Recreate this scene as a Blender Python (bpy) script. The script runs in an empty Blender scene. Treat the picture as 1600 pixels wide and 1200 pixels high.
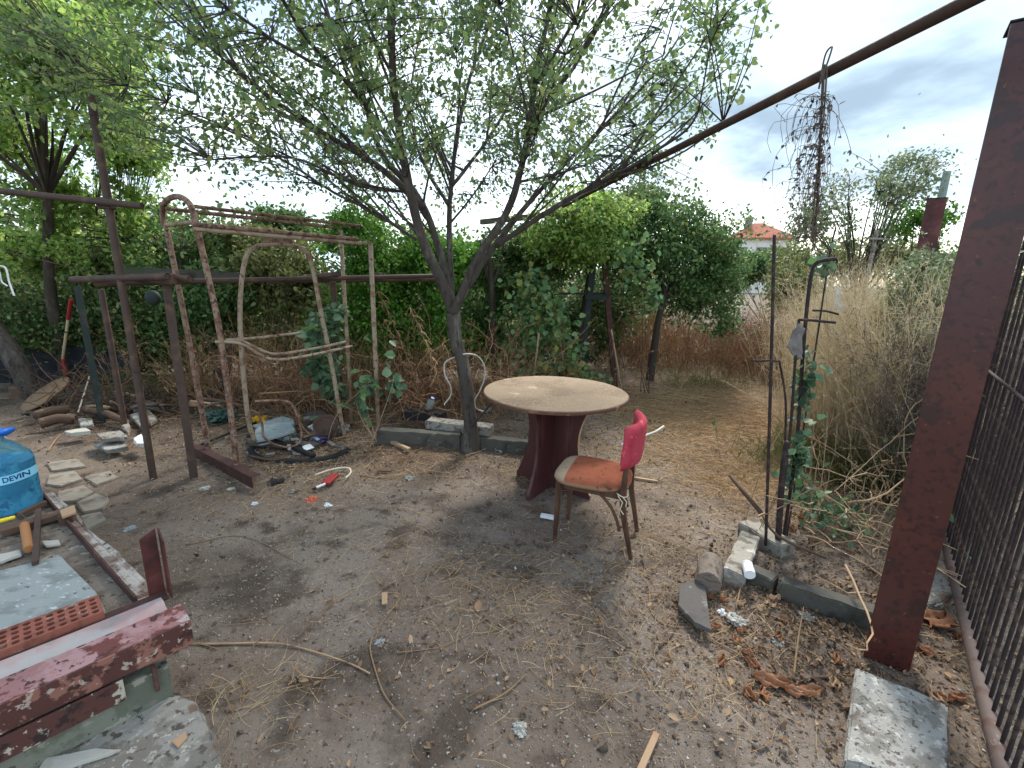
import bpy, bmesh, math, random
import numpy as np
from mathutils import Vector, Matrix
sc = bpy.context.scene
COL = sc.collection
random.seed(7); RNG = np.random.default_rng(7)
R = math.radians

# ---------------------------------------------------------------- camera
FPX, PITCH, ROLL, CAMZ = 727., R(13.2), R(1.4), 1.6
fw = np.array([0, math.cos(PITCH), -math.sin(PITCH)])
r0 = np.array([1., 0, 0]); u0 = np.array([0, math.sin(PITCH), math.cos(PITCH)])
rt = math.cos(ROLL)*r0 + math.sin(ROLL)*u0
up = -math.sin(ROLL)*r0 + math.cos(ROLL)*u0
CAM = np.array([0, 0, CAMZ])
cd = bpy.data.cameras.new('camera'); cam = bpy.data.objects.new('camera', cd); COL.objects.link(cam)
cd.sensor_width = 36; cd.lens = FPX/1600*36; cd.clip_start = .02; cd.clip_end = 600
cam.matrix_world = Matrix([[rt[0], up[0], -fw[0], 0], [rt[1], up[1], -fw[1], 0], [rt[2], up[2], -fw[2], CAMZ], [0, 0, 0, 1]])
sc.camera = cam
# measured points of the place: where a line of sight meets a level plane, a distance or an upright plane
def ray(px, py): return fw + rt*(px-800)/FPX - up*(py-600)/FPX
def G(px, py, z=0.): d = ray(px, py); return CAM + d*(z-CAMZ)/d[2]
def W(px, py, Y): d = ray(px, py); return CAM + d*Y/d[1]
def V(px, py, p0, p1):
    n = np.array([-(p1[1]-p0[1]), p1[0]-p0[0], 0.]); d = ray(px, py)
    return CAM + d*(n@(np.array([p0[0], p0[1], 0])-CAM))/(n@d)
def ZA(px, py, p):      # height at which an upright line through p is seen at a row
    d = ray(px, py); return CAMZ + d[2]*p[1]/d[1]

# ---------------------------------------------------------------- light
SUN_EL, SUN_AZ = R(48), R(20)      # azimuth clockwise from +Y
w = bpy.data.worlds.new('World'); sc.world = w; w.use_nodes = True
nt = w.node_tree; nt.nodes.clear()
def N(t, typ, **kw):
    n = t.nodes.new(typ)
    for k, v in kw.items():
        if k.startswith('i_'): n.inputs[int(k[2:])].default_value = v
        else: setattr(n, k, v)
    return n
sky = N(nt, 'ShaderNodeTexSky', sky_type='NISHITA', sun_disc=False, sun_elevation=SUN_EL, sun_rotation=SUN_AZ, air_density=1.0, dust_density=1.5)
bs = N(nt, 'ShaderNodeBackground'); bs.inputs[1].default_value = .13
nt.links.new(sky.outputs[0], bs.inputs[0])
tc = N(nt, 'ShaderNodeTexCoord'); sep = N(nt, 'ShaderNodeSeparateXYZ'); nt.links.new(tc.outputs['Generated'], sep.inputs[0])
def math_(op, a, b=None, c=None, t=nt, clamp=False):
    m = N(t, 'ShaderNodeMath', operation=op, use_clamp=clamp)
    for i, x in enumerate((a, b, c)):
        if x is None: continue
        if isinstance(x, (int, float)): m.inputs[i].default_value = x
        else: t.links.new(x, m.inputs[i])
    return m.outputs[0]
zc = math_('MAXIMUM', math_('ADD', sep.outputs[2], .22), .05)      # a cloud layer seen in perspective
cx = math_('DIVIDE', sep.outputs[0], zc); cy = math_('DIVIDE', sep.outputs[1], zc)
cmb = N(nt, 'ShaderNodeCombineXYZ'); nt.links.new(cx, cmb.inputs[0]); nt.links.new(cy, cmb.inputs[1]); cmb.inputs[2].default_value = 3.1
def wnoise(scale, det, off, dist=0., rough=.55):
    mp = N(nt, 'ShaderNodeMapping'); mp.inputs[1].default_value = off; nt.links.new(cmb.outputs[0], mp.inputs[0])
    n = N(nt, 'ShaderNodeTexNoise'); n.inputs['Scale'].default_value = scale; n.inputs['Detail'].default_value = det
    n.inputs['Roughness'].default_value = rough; n.inputs['Distortion'].default_value = dist
    nt.links.new(mp.outputs[0], n.inputs['Vector']); return n.outputs[0]
def wramp(x, lo, hi):
    m = N(nt, 'ShaderNodeMapRange', interpolation_type='SMOOTHSTEP'); m.inputs[1].default_value = lo; m.inputs[2].default_value = hi
    nt.links.new(x, m.inputs[0]); return m.outputs[0]
def wmix(f, a, b):
    m = N(nt, 'ShaderNodeMix', data_type='RGBA'); nt.links.new(f, m.inputs[0])
    for i, x in ((6, a), (7, b)):
        if isinstance(x, tuple): m.inputs[i].default_value = x+(1,)
        else: nt.links.new(x, m.inputs[i])
    return m.outputs[2]
cover = wramp(wnoise(1.1, 6, (2.3, .4, 0), .2), .43, .60)
# the large grey cloud bank to the right
dx = math_('SUBTRACT', cx, 1.05); dy = math_('SUBTRACT', cy, 1.75)
gd = math_('SQRT', math_('ADD', math_('MULTIPLY', math_('MULTIPLY', dx, dx), .9), math_('MULTIPLY', math_('MULTIPLY', dy, dy), 1.3)))
gd = math_('ADD', gd, math_('MULTIPLY', math_('SUBTRACT', wnoise(2.2, 6, (5, 1, 0), .3), .5), .9))
bank = math_('SUBTRACT', 1., wramp(gd, .35, 1.25))
grey = wmix(wramp(wnoise(2.0, 5, (1, 7, 0), .2), .35, .68), (.23, .31, .39), (.52, .65, .76))
white = wmix(wramp(wnoise(1.6, 5, (9, 3, 0), .2), .3, .7), (.44, .61, .76), (.84, .91, .97))
clouds = wmix(bank, white, grey)
cover = math_('MAXIMUM', cover, math_('MULTIPLY', bank, 1.6, clamp=True))
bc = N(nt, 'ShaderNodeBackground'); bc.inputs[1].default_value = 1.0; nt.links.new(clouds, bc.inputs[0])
br = wramp(sep.outputs[1], .35, -.5); br = math_('MULTIPLY_ADD', br, .55, 1.)      # clouds behind the camera brightened, an added fill for the yard
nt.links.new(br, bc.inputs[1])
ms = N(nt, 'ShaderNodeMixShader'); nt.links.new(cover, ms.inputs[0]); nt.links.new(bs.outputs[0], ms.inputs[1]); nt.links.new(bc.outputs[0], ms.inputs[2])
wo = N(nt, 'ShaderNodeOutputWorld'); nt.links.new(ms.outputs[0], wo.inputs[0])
ld = bpy.data.lights.new('sun', 'SUN'); ld.energy = 2.7; ld.angle = R(14); ld.color = (1, .96, .9)
lo = bpy.data.objects.new('sun', ld); COL.objects.link(lo)
sd = Vector((math.sin(SUN_AZ)*math.cos(SUN_EL), math.cos(SUN_AZ)*math.cos(SUN_EL), math.sin(SUN_EL)))
lo.rotation_euler = sd.to_track_quat('Z', 'Y').to_euler(); lo.location = sd*50
sc.view_settings.view_transform = 'Standard'; sc.view_settings.look = 'None'
sc.view_settings.exposure = 1.1; sc.view_settings.gamma = 1
sc.render.engine = 'CYCLES'; sc.cycles.use_denoising = True
sc.cycles.max_bounces = 7; sc.cycles.transmission_bounces = 6; sc.cycles.transparent_max_bounces = 8

# ---------------------------------------------------------------- materials
def lin(c): return tuple(((x/255)/12.92 if x/255 <= .04045 else ((x/255+.055)/1.055)**2.4) for x in c)
def mat(name, base, layers=(), rough=.85, metal=0., bump=None, rnd=None, trans=0., transm=0., vec=(1, 1, 1), spec=.35, ior=1.45, bump2=None, wave=None):
    """base / layer colours are sRGB 0-255.  layer = (colour, scale, lo, hi[, detail]) noise mask, or (colour, 'x'|'y'|'z', lo, hi, wobble),
    or (colour, 'spot', (x, y), r0, r1) a patch of ground of that colour."""
    m = bpy.data.materials.new(name); m.use_nodes = True; t = m.node_tree; t.nodes.clear()
    out = N(t, 'ShaderNodeOutputMaterial'); b = N(t, 'ShaderNodeBsdfPrincipled')
    co = N(t, 'ShaderNodeTexCoord'); mp = N(t, 'ShaderNodeMapping'); mp.inputs[3].default_value = vec
    t.links.new(co.outputs['Object'], mp.inputs[0]); V_ = mp.outputs[0]
    def noise(s, det=5., rough=.6, off=0.):
        n = N(t, 'ShaderNodeTexNoise'); n.inputs['Scale'].default_value = s; n.inputs['Detail'].default_value = det; n.inputs['Roughness'].default_value = rough
        if off:
            q = N(t, 'ShaderNodeMapping'); q.inputs[1].default_value = (off, off*.7, off*1.3); t.links.new(V_, q.inputs[0]); t.links.new(q.outputs[0], n.inputs['Vector'])
        else: t.links.new(V_, n.inputs['Vector'])
        return n.outputs[0]
    def ramp(x, lo, hi):
        r = N(t, 'ShaderNodeMapRange', interpolation_type='SMOOTHSTEP'); r.inputs[1].default_value = lo; r.inputs[2].default_value = hi; t.links.new(x, r.inputs[0]); return r.outputs[0]
    def mix(f, a, bb):
        x = N(t, 'ShaderNodeMix', data_type='RGBA'); t.links.new(f, x.inputs[0])
        for i, y in ((6, a), (7, bb)):
            if isinstance(y, tuple): x.inputs[i].default_value = y+(1,)
            else: t.links.new(y, x.inputs[i])
        return x.outputs[2]
    if rnd:
        g = N(t, 'ShaderNodeNewGeometry'); cr = N(t, 'ShaderNodeValToRGB'); e = cr.color_ramp.elements
        cols = [lin(base)]+[lin(c) for c in rnd]
        while len(e) < len(cols): e.new(.5)
        for i, c in enumerate(cols): e[i].position = i/(len(cols)-1); e[i].color = c+(1,)
        t.links.new(g.outputs['Random Per Island'], cr.inputs[0]); cur = cr.outputs[0]
    else: cur = lin(base)
    for k, L in enumerate(layers):
        if L[1] in ('x', 'y', 'z'):
            s = N(t, 'ShaderNodeSeparateXYZ'); t.links.new(co.outputs['Object'], s.inputs[0])
            v = math_('ADD', s.outputs['xyz'.index(L[1])], math_('MULTIPLY', math_('SUBTRACT', noise(L[5] if len(L) > 5 else 9, 4, off=k+3.), .5), L[4], t=t), t=t)
            f = ramp(v, L[2], L[3])
        elif L[1] == 'spot':
            vm = N(t, 'ShaderNodeVectorMath', operation='DISTANCE'); t.links.new(co.outputs['Object'], vm.inputs[0]); vm.inputs[1].default_value = (L[2][0], L[2][1], 0)
            v = math_('ADD', vm.outputs['Value'], math_('MULTIPLY', math_('SUBTRACT', noise(3.2, 6, off=k+3.), .5), 1.5, t=t), t=t)
            f = math_('SUBTRACT', 1., ramp(v, L[3], L[4]), t=t)
        else:
            f = ramp(noise(L[1], L[4] if len(L) > 4 else 6., off=k*7.+1), L[2], L[3])
        cur = mix(f, cur, lin(L[0]))
    if isinstance(cur, tuple): b.inputs['Base Color'].default_value = cur+(1,)
    else: t.links.new(cur, b.inputs['Base Color'])
    b.inputs['Roughness'].default_value = rough; b.inputs['Metallic'].default_value = metal
    b.inputs['Specular IOR Level'].default_value = spec; b.inputs['Transmission Weight'].default_value = transm; b.inputs['IOR'].default_value = ior
    last = None
    for bb in (bump, bump2):
        if bb:
            bn = N(t, 'ShaderNodeBump'); bn.inputs['Strength'].default_value = bb[1]; bn.inputs['Distance'].default_value = bb[2]
            t.links.new(noise(bb[0], 7, .65, off=11.), bn.inputs['Height'])
            if last is not None: t.links.new(last, bn.inputs['Normal'])
            last = bn.outputs[0]
    if last is not None: t.links.new(last, b.inputs['Normal'])
    if trans:
        tr = N(t, 'ShaderNodeBsdfTranslucent'); mx = N(t, 'ShaderNodeMixShader'); mx.inputs[0].default_value = trans
        if isinstance(cur, tuple): tr.inputs[0].default_value = cur+(1,)
        else: t.links.new(cur, tr.inputs[0])
        t.links.new(b.outputs[0], mx.inputs[1]); t.links.new(tr.outputs[0], mx.inputs[2]); t.links.new(mx.outputs[0], out.inputs[0])
    else: t.links.new(b.outputs[0], out.inputs[0])
    return m

M = {}
M['soil'] = mat('soil', (116, 102, 89), [
    ((130, 118, 106), 1.1, .45, .62), ((84, 73, 63), 1.9, .52, .66, 8),
    ((140, 108, 80), 'spot', (2.6, 5.2), .6, 2.4), ((132, 102, 76), 'spot', (2.2, 3.6), .4, 1.3), ((104, 82, 64), 'spot', (-.9, 3.9), .5, 1.6), ((110, 84, 64), 'spot', (.6, 4.6), .4, 1.3),
    ((78, 64, 52), 'spot', (-3.0, 6.0), 1.2, 3.4), ((60, 50, 42), 'spot', (-4.2, 5.2), .8, 2.3),
    ((98, 77, 60), 'spot', (1.5, 6.6), .5, 2.2), ((95, 78, 62), 'spot', (1.45, 1.75), .1, .75),
    ((78, 74, 68), 'spot', (-1.75, 2.5), .15, .75), ((158, 153, 146), 'spot', (-1.05, 2.0), .0, .7), ((146, 139, 132), 'spot', (-.35, 1.35), .1, .75),
    ((82, 76, 70), 'spot', (-.1, 2.75), .0, .65), ((136, 126, 115), 'spot', (.45, 1.2), .0, .6),
    ((82, 70, 60), 5, .54, .68, 9), ((70, 60, 51), 17, .60, .72), ((160, 149, 136), 44, .62, .72, 3), ((54, 45, 38), 75, .60, .70, 3)],
    rough=.95, bump=(30, .8, .02), bump2=(150, .6, .006), spec=.2)
M['bark'] = mat('bark', (76, 69, 63), [((104, 97, 89), 9, .52, .66), ((58, 50, 44), 22, .5, .65), ((84, 90, 70), 5, .6, .75)], rough=.9, bump=(45, .9, .012), vec=(1, 1, .35))
M['bark_dark'] = mat('bark_dark', (66, 58, 50), [((92, 84, 74), 12, .5, .7)], rough=.95, bump=(40, .8, .01), vec=(1, 1, .4))
M['twig'] = mat('twig', (92, 80, 68), rough=.9)
M['leaf_main'] = mat('leaf_main', (92, 114, 78), rnd=[(114, 140, 82), (76, 98, 68), (136, 156, 92), (100, 124, 86), (166, 168, 104)], trans=.55, rough=.55, spec=.3)
def leafmat(n, cols, tr=.35, rough=.5): M[n] = mat(n, cols[0], rnd=cols[1:], trans=tr, rough=rough, spec=.35)
leafmat('leaf_left', [(116, 146, 74), (156, 184, 92), (88, 122, 64), (180, 202, 112), (126, 160, 84), (204, 212, 124)], .62)
leafmat('leaf_deep', [(66, 92, 54), (90, 122, 66), (50, 74, 46), (116, 142, 84), (112, 108, 66), (146, 156, 98)], .45)
leafmat('leaf_bright', [(62, 108, 38), (92, 142, 50), (50, 88, 36), (118, 162, 64), (76, 122, 44), (140, 168, 70)], .42)
leafmat('leaf_mid', [(66, 98, 54), (94, 130, 70), (52, 78, 48), (122, 152, 90), (80, 108, 62), (148, 158, 92)], .42)
leafmat('leaf_vine', [(92, 128, 84), (120, 154, 104), (74, 108, 66), (150, 176, 120), (104, 140, 72), (172, 150, 80)])
leafmat('leaf_grey', [(104, 122, 86), (130, 144, 104), (84, 104, 74), (150, 160, 122), (112, 126, 88), (160, 156, 112)])
leafmat('leaf_olive', [(104, 112, 62), (126, 130, 76), (88, 100, 56), (140, 140, 88)])
leafmat('leaf_ivy', [(72, 100, 74), (98, 128, 96), (58, 82, 64), (122, 148, 112), (92, 132, 70)])
leafmat('leaf_dead', [(120, 84, 56), (150, 106, 70), (92, 64, 46), (170, 130, 88), (134, 92, 58)], .15, .9)
M['weed_green'] = mat('weed_green', (118, 128, 70), rnd=[(142, 146, 84), (100, 114, 64), (168, 164, 104)], trans=.45)
M['straw'] = mat('straw', (202, 172, 128), rnd=[(166, 132, 92), (220, 194, 150), (134, 106, 78), (196, 158, 108), (216, 184, 136)], rough=.8, trans=.1)
M['straw_warm'] = mat('straw_warm', (186, 146, 100), rnd=[(206, 168, 118), (150, 112, 76), (216, 184, 136), (170, 130, 88)], rough=.8, trans=.1)
M['grass_pale'] = mat('grass_pale', (228, 212, 176), rnd=[(236, 224, 192), (208, 188, 146), (240, 230, 204), (218, 198, 156), (190, 166, 124)], rough=.8, trans=.35)
M['weed_brown'] = mat('weed_brown', (148, 112, 84), rnd=[(118, 86, 64), (178, 142, 106), (102, 74, 56), (158, 118, 86), (180, 146, 108)], rough=.9, trans=.1)
M['weed_dark'] = mat('weed_dark', (104, 96, 88), rnd=[(72, 62, 56), (116, 104, 94), (136, 122, 110), (64, 54, 50)], rough=.95)
M['litter'] = mat('litter', (118, 92, 70), rnd=[(88, 68, 54), (146, 116, 88), (70, 54, 44), (168, 140, 108), (104, 80, 60)], rough=.9)
M['chip'] = mat('chip', (150, 142, 130), rnd=[(182, 174, 162), (128, 120, 110), (166, 156, 142), (106, 98, 90), (198, 192, 182)], rough=.85)
M['clod'] = mat('clod', (96, 84, 74), rnd=[(120, 108, 98), (78, 68, 58), (108, 96, 84)], rough=.95, bump=(90, .6, .01))
M['stick'] = mat('stick', (168, 142, 112), [((120, 98, 78), 12, .5, .65)], rough=.85)
M['stick_dark'] = mat('stick_dark', (92, 72, 58), [((130, 108, 88), 12, .55, .7)], rough=.9)
M['rust_pipe'] = mat('rust_pipe', (74, 58, 49), [((98, 74, 60), 7, .5, .65), ((54, 42, 38), 14, .55, .7)], rough=.7, bump=(60, .3, .004), spec=.4)
M['rust_red'] = mat('rust_red', (74, 50, 44), [((98, 68, 56), 9, .5, .66), ((52, 38, 36), 20, .55, .7)], rough=.8, bump=(60, .4, .004))
M['cream_rust'] = mat('cream_rust', (154, 136, 114), [((126, 98, 78), 12, .48, .62, 8), ((92, 64, 50), 26, .58, .64, 8), ((76, 48, 38), 40, .62, .68)], rough=.7, bump=(50, .4, .004))
M['cream_more_rust'] = mat('cream_more_rust', (140, 116, 96), [((112, 80, 64), 18, .46, .56, 9), ((66, 48, 42), 34, .54, .62)], rough=.75, bump=(50, .5, .004))
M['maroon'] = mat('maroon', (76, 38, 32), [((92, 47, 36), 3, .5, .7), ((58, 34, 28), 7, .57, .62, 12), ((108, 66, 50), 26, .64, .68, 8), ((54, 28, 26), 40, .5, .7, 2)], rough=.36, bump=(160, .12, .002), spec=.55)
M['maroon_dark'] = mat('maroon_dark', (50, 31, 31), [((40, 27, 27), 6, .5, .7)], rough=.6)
M['maroon_bright'] = mat('maroon_bright', (84, 44, 41), [((66, 38, 35), 9, .5, .6, 10), ((110, 66, 60), 6, .5, .7)], rough=.6)  # slightly brighter maroon, for the platform upright and the far post
M['rebar'] = mat('rebar', (54, 44, 43), [((80, 64, 58), 25, .5, .65)], rough=.8, bump=(200, .5, .003))
M['rail_grey'] = mat('rail_grey', (98, 84, 78), [((88, 66, 58), 12, .5, .65), ((136, 118, 108), 30, .6, .7)], rough=.7, bump=(70, .4, .004))
M['concrete'] = mat('concrete', (142, 137, 127), [((116, 110, 100), 8, .48, .56, 12), ((84, 76, 68), 30, .57, .62, 8), ((168, 163, 152), 44, .6, .64, 6), ((110, 92, 76), 5, .58, .63, 10)], rough=.95, bump=(50, .7, .01), bump2=(220, .5, .003))
M['concrete_light'] = mat('concrete_light', (158, 155, 147), [((126, 122, 113), 9, .48, .56, 12), ((84, 78, 72), 60, .58, .62, 6), ((108, 98, 88), 13, .60, .64, 10), ((186, 183, 174), 34, .60, .64, 6)], rough=.95, bump=(60, .8, .01), bump2=(240, .5, .003))
M['concrete_dark'] = mat('concrete_dark', (84, 82, 74), [((62, 60, 54), 5, .48, .62), ((112, 110, 98), 12, .6, .7), ((70, 78, 58), 3, .55, .7)], rough=.95, bump=(50, .6, .008))
M['concrete_green'] = mat('concrete_green', (120, 120, 106), [((98, 100, 86), 6, .47, .56, 12), ((144, 140, 126), 14, .58, .62, 10), ((74, 70, 62), 36, .60, .64, 8)], rough=.95, bump=(45, .6, .008))
M['rubble_red'] = mat('rubble_red', (138, 120, 108), [((186, 178, 166), 7, .46, .56), ((116, 84, 70), 11, .56, .66), ((90, 82, 74), 30, .58, .68)], rough=.95, bump=(35, .9, .02))
M['platform_dirt'] = mat('platform_dirt', (130, 118, 104), [((106, 94, 80), 9, .44, .60, 12), ((156, 148, 136), 22, .58, .64, 10), ((76, 65, 56), 36, .56, .64, 10)], rough=.95, bump=(35, .9, .02))
M['pale_board'] = mat('pale_board', (144, 148, 143), [((122, 126, 121), 9, .48, .62, 12), ((86, 86, 84), 13, .64, .67, 12), ((182, 188, 184), 34, .6, .66, 6)], rough=.8, bump=(30, .4, .004), vec=(1, 1.8, 1))
M['beam_pink'] = mat('beam_pink', (140, 100, 97), [((160, 124, 122), 7, .46, .56, 10), ((104, 58, 52), 13, .54, .58, 10), ((172, 166, 160), 5, .53, .58, 12), ((72, 46, 42), 30, .58, .61, 10)], rough=.65, bump=(50, .4, .004))
M['beam_rust'] = mat('beam_rust', (84, 52, 46), [((138, 94, 80), 16, .50, .55, 12), ((60, 42, 38), 11, .53, .58, 12), ((168, 150, 136), 34, .60, .62, 10)], rough=.8, bump=(50, .6, .005))
M['beam_flaky'] = mat('beam_flaky', (86, 54, 48), [((176, 166, 146), 15, .54, .56, 12), ((54, 40, 38), 20, .53, .6, 10)], rough=.85, bump=(50, .6, .005))
M['beam_dust'] = mat('beam_dust', (166, 160, 154), [((170, 140, 134), 4, .5, .62), ((146, 138, 130), 12, .55, .66)], rough=.9, bump=(60, .4, .004))
M['brick'] = mat('brick', (140, 84, 68), [((150, 128, 112), 18, .58, .64, 8), ((112, 68, 56), 14, .5, .66)], rough=.9, bump=(80, .4, .003))
M['particle'] = mat('particle', (150, 127, 100), [((120, 98, 76), 1.7, .56, .66, 10), ((132, 109, 84), 2.6, .48, .62), ((180, 162, 136), 5, .60, .68), ((142, 118, 92), 60, .58, .68, 2), ((188, 166, 138), 90, .58, .7, 2)], rough=.75, bump=(120, .2, .002))
M['edge_brown'] = mat('edge_brown', (96, 66, 50), [((140, 108, 84), 8, .55, .66)], rough=.7)
M['edge_tan'] = mat('edge_tan', (190, 160, 124), rough=.7)
M['table_maroon'] = mat('table_maroon', (76, 42, 41), [((92, 58, 54), 3, .5, .66), ((60, 34, 34), 7, .55, .7)], rough=.5, bump=(90, .12, .002), vec=(3, 3, .5), spec=.4)
M['orange_cloth'] = mat('orange_cloth', (152, 86, 60), [((132, 74, 50), 10, .5, .64), ((150, 70, 40), 30, .6, .68), ((160, 138, 112), 'x', .178, .192, .08, 14), ((146, 116, 88), 'z', .452, .436, .03, 12), ((96, 66, 48), 26, .62, .68)], rough=.95, bump=(260, .5, .003), bump2=(14, .5, .01))
M['pink_cloth'] = mat('pink_cloth', (178, 64, 76), [((164, 48, 62), 7, .5, .66), ((226, 96, 108), 20, .58, .7)], rough=.95, bump=(260, .6, .003), bump2=(9, .5, .015))
M['chair_wood'] = mat('chair_wood', (86, 60, 42), [((64, 42, 30), 8, .48, .62), ((112, 82, 60), 16, .6, .7)], rough=.55, vec=(3, 3, .6), spec=.45)
M['string'] = mat('string', (210, 196, 170), rough=.9)
M['white_cable'] = mat('white_cable', (196, 190, 180), [((150, 140, 128), 6, .5, .7)], rough=.6)
M['white_plastic'] = mat('white_plastic', (218, 222, 222), [((176, 176, 170), 8, .55, .7)], rough=.5)
M['paper'] = mat('paper', (184, 180, 168), [((170, 164, 150), 12, .55, .68)], rough=.9, trans=.15)
M['blue_clear'] = mat('blue_clear', (150, 215, 235), rough=.08, transm=.9, ior=1.08, spec=.5)
M['blue_water'] = mat('blue_water', (50, 140, 175), [((110, 190, 215), 9, .5, .6, 8), ((30, 100, 140), 14, .56, .62, 8)], rough=.15, transm=.3, ior=1.2, spec=.5, bump=(14, .5, .02))
M['blue_cap'] = mat('blue_cap', (36, 110, 205), rough=.35, spec=.5)
M['label_pale'] = mat('label_pale', (140, 208, 230), rough=.4)
M['label_ink'] = mat('label_ink', (20, 44, 120), rough=.5)
M['yellow'] = mat('yellow', (226, 196, 40), rough=.4, spec=.5)
M['cork'] = mat('cork', (160, 112, 72), [((160, 104, 60), 16, .5, .64)], rough=.8)
M['wood_old'] = mat('wood_old', (118, 106, 94), [((86, 76, 66), 14, .48, .62), ((150, 140, 128), 20, .6, .7)], rough=.95, bump=(40, .8, .01), vec=(1, 1, 4))
M['wood_grey'] = mat('wood_grey', (150, 144, 132), [((104, 98, 88), 10, .5, .6), ((182, 178, 168), 8, .58, .66)], rough=.95, bump=(40, .8, .01))
M['slate'] = mat('slate', (88, 83, 78), [((76, 72, 68), 8, .5, .64), ((128, 124, 118), 16, .6, .7)], rough=.9, bump=(60, .5, .006))
M['black_rubber'] = mat('black_rubber', (36, 35, 35), [((62, 58, 54), 9, .55, .68)], rough=.75, bump=(60, .3, .005))
M['black_plastic'] = mat('black_plastic', (30, 31, 34), rough=.45, spec=.4)
M['dark_sheet'] = mat('dark_sheet', (30, 32, 38), [((48, 50, 56), 4, .5, .66)], rough=.5, bump=(8, .6, .03))
M['purple'] = mat('purple', (70, 62, 92), [((96, 88, 116), 9, .5, .66)], rough=.9, bump=(20, .8, .02))
M['orange_plastic'] = mat('orange_plastic', (176, 84, 60), [((196, 108, 80), 9, .5, .66)], rough=.7)
M['red_plastic'] = mat('red_plastic', (150, 44, 44), rough=.5)
M['yellow_cloth'] = mat('yellow_cloth', (206, 160, 40), rough=.9)
M['teal_leaf'] = mat('teal_leaf', (40, 66, 58), rough=.7)
M['bowl'] = mat('bowl', (88, 70, 60), [((64, 50, 44), 10, .5, .66)], rough=.8)
M['board_tan'] = mat('board_tan', (136, 110, 84), [((142, 110, 80), 4, .5, .66)], rough=.85)
M['board_blue'] = mat('board_blue', (148, 158, 156), [((126, 136, 136), 7, .5, .62), ((90, 90, 88), 12, .6, .68)], rough=.8)
M['flagstone'] = mat('flagstone', (136, 128, 114), [((112, 104, 92), 6, .48, .62), ((156, 148, 134), 12, .58, .68)], rough=.95, bump=(40, .6, .008))
M['roof_tile'] = mat('roof_tile', (164, 96, 74), [((132, 80, 66), 3, .5, .66)], rough=.9)
M['house_white'] = mat('house_white', (214, 210, 200), [((196, 190, 178), 1, .5, .66)], rough=.9)
M['window_dark'] = mat('window_dark', (50, 58, 66), rough=.2)
M['pole_green'] = mat('pole_green', (122, 136, 132), [((100, 112, 108), 2, .5, .66)], rough=.8)
M['green_steel'] = mat('green_steel', (40, 48, 44), [((70, 62, 54), 8, .52, .66)], rough=.7)
M['brown_leaf'] = mat('brown_leaf', (146, 100, 70), [((140, 88, 56), 12, .5, .66), ((198, 146, 100), 20, .6, .7)], rough=.8, trans=.15)
M['spade_wood'] = mat('spade_wood', (196, 176, 140), rough=.7)
M['rag'] = mat('rag', (128, 122, 116), [((98, 92, 88), 8, .5, .66)], rough=.95, bump=(30, .6, .01))
M['clear_plastic'] = mat('clear_plastic', (172, 178, 176), [((150, 164, 168), 9, .5, .66)], rough=.3, transm=.35, ior=1.2)
M['wood_chip'] = mat('wood_chip', (166, 136, 106), [((160, 122, 88), 12, .5, .66)], rough=.8)
M['moss_litter'] = mat('moss_litter', (150, 160, 104), rnd=[(120, 132, 84), (176, 178, 130)], rough=.9)

# ---------------------------------------------------------------- objects and their tags
def props(o, label=None, cat=None, group=None, kind=None):
    if label: o['label'] = label
    if cat: o['category'] = cat
    if group: o['group'] = group
    if kind: o['kind'] = kind
    return o
def thing(name, loc, label, cat, group=None, rotz=0.):
    o = bpy.data.objects.new(name, None); COL.objects.link(o); o.empty_display_size = .1
    o.location = loc; o.rotation_euler = (0, 0, rotz); bpy.context.view_layer.update()
    return props(o, label, cat, group)
def root_matrix(o):
    m = Matrix.Translation(o.location) @ o.rotation_euler.to_matrix().to_4x4()
    return root_matrix(o.parent) @ m if o.parent else m
def link_mesh(name, me, parent=None, local=False):
    """mesh verts are in world space unless local; a mesh without a parent gets its origin at its foot"""
    o = bpy.data.objects.new(name, me); COL.objects.link(o); n = len(me.vertices)
    co = np.empty(n*3, np.float32); me.vertices.foreach_get('co', co); co = co.reshape(-1, 3)
    if parent is not None:
        if not local:
            im = np.array(root_matrix(parent).inverted()); co = co @ im[:3, :3].T + im[:3, 3]
        o.parent = parent
    elif not local:
        c = (co.min(0)+co.max(0))/2; c[2] = co[:, 2].min(); co = co - c; o.location = c
    me.vertices.foreach_set('co', np.ascontiguousarray(co, np.float32).ravel()); me.update()
    return o
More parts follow.
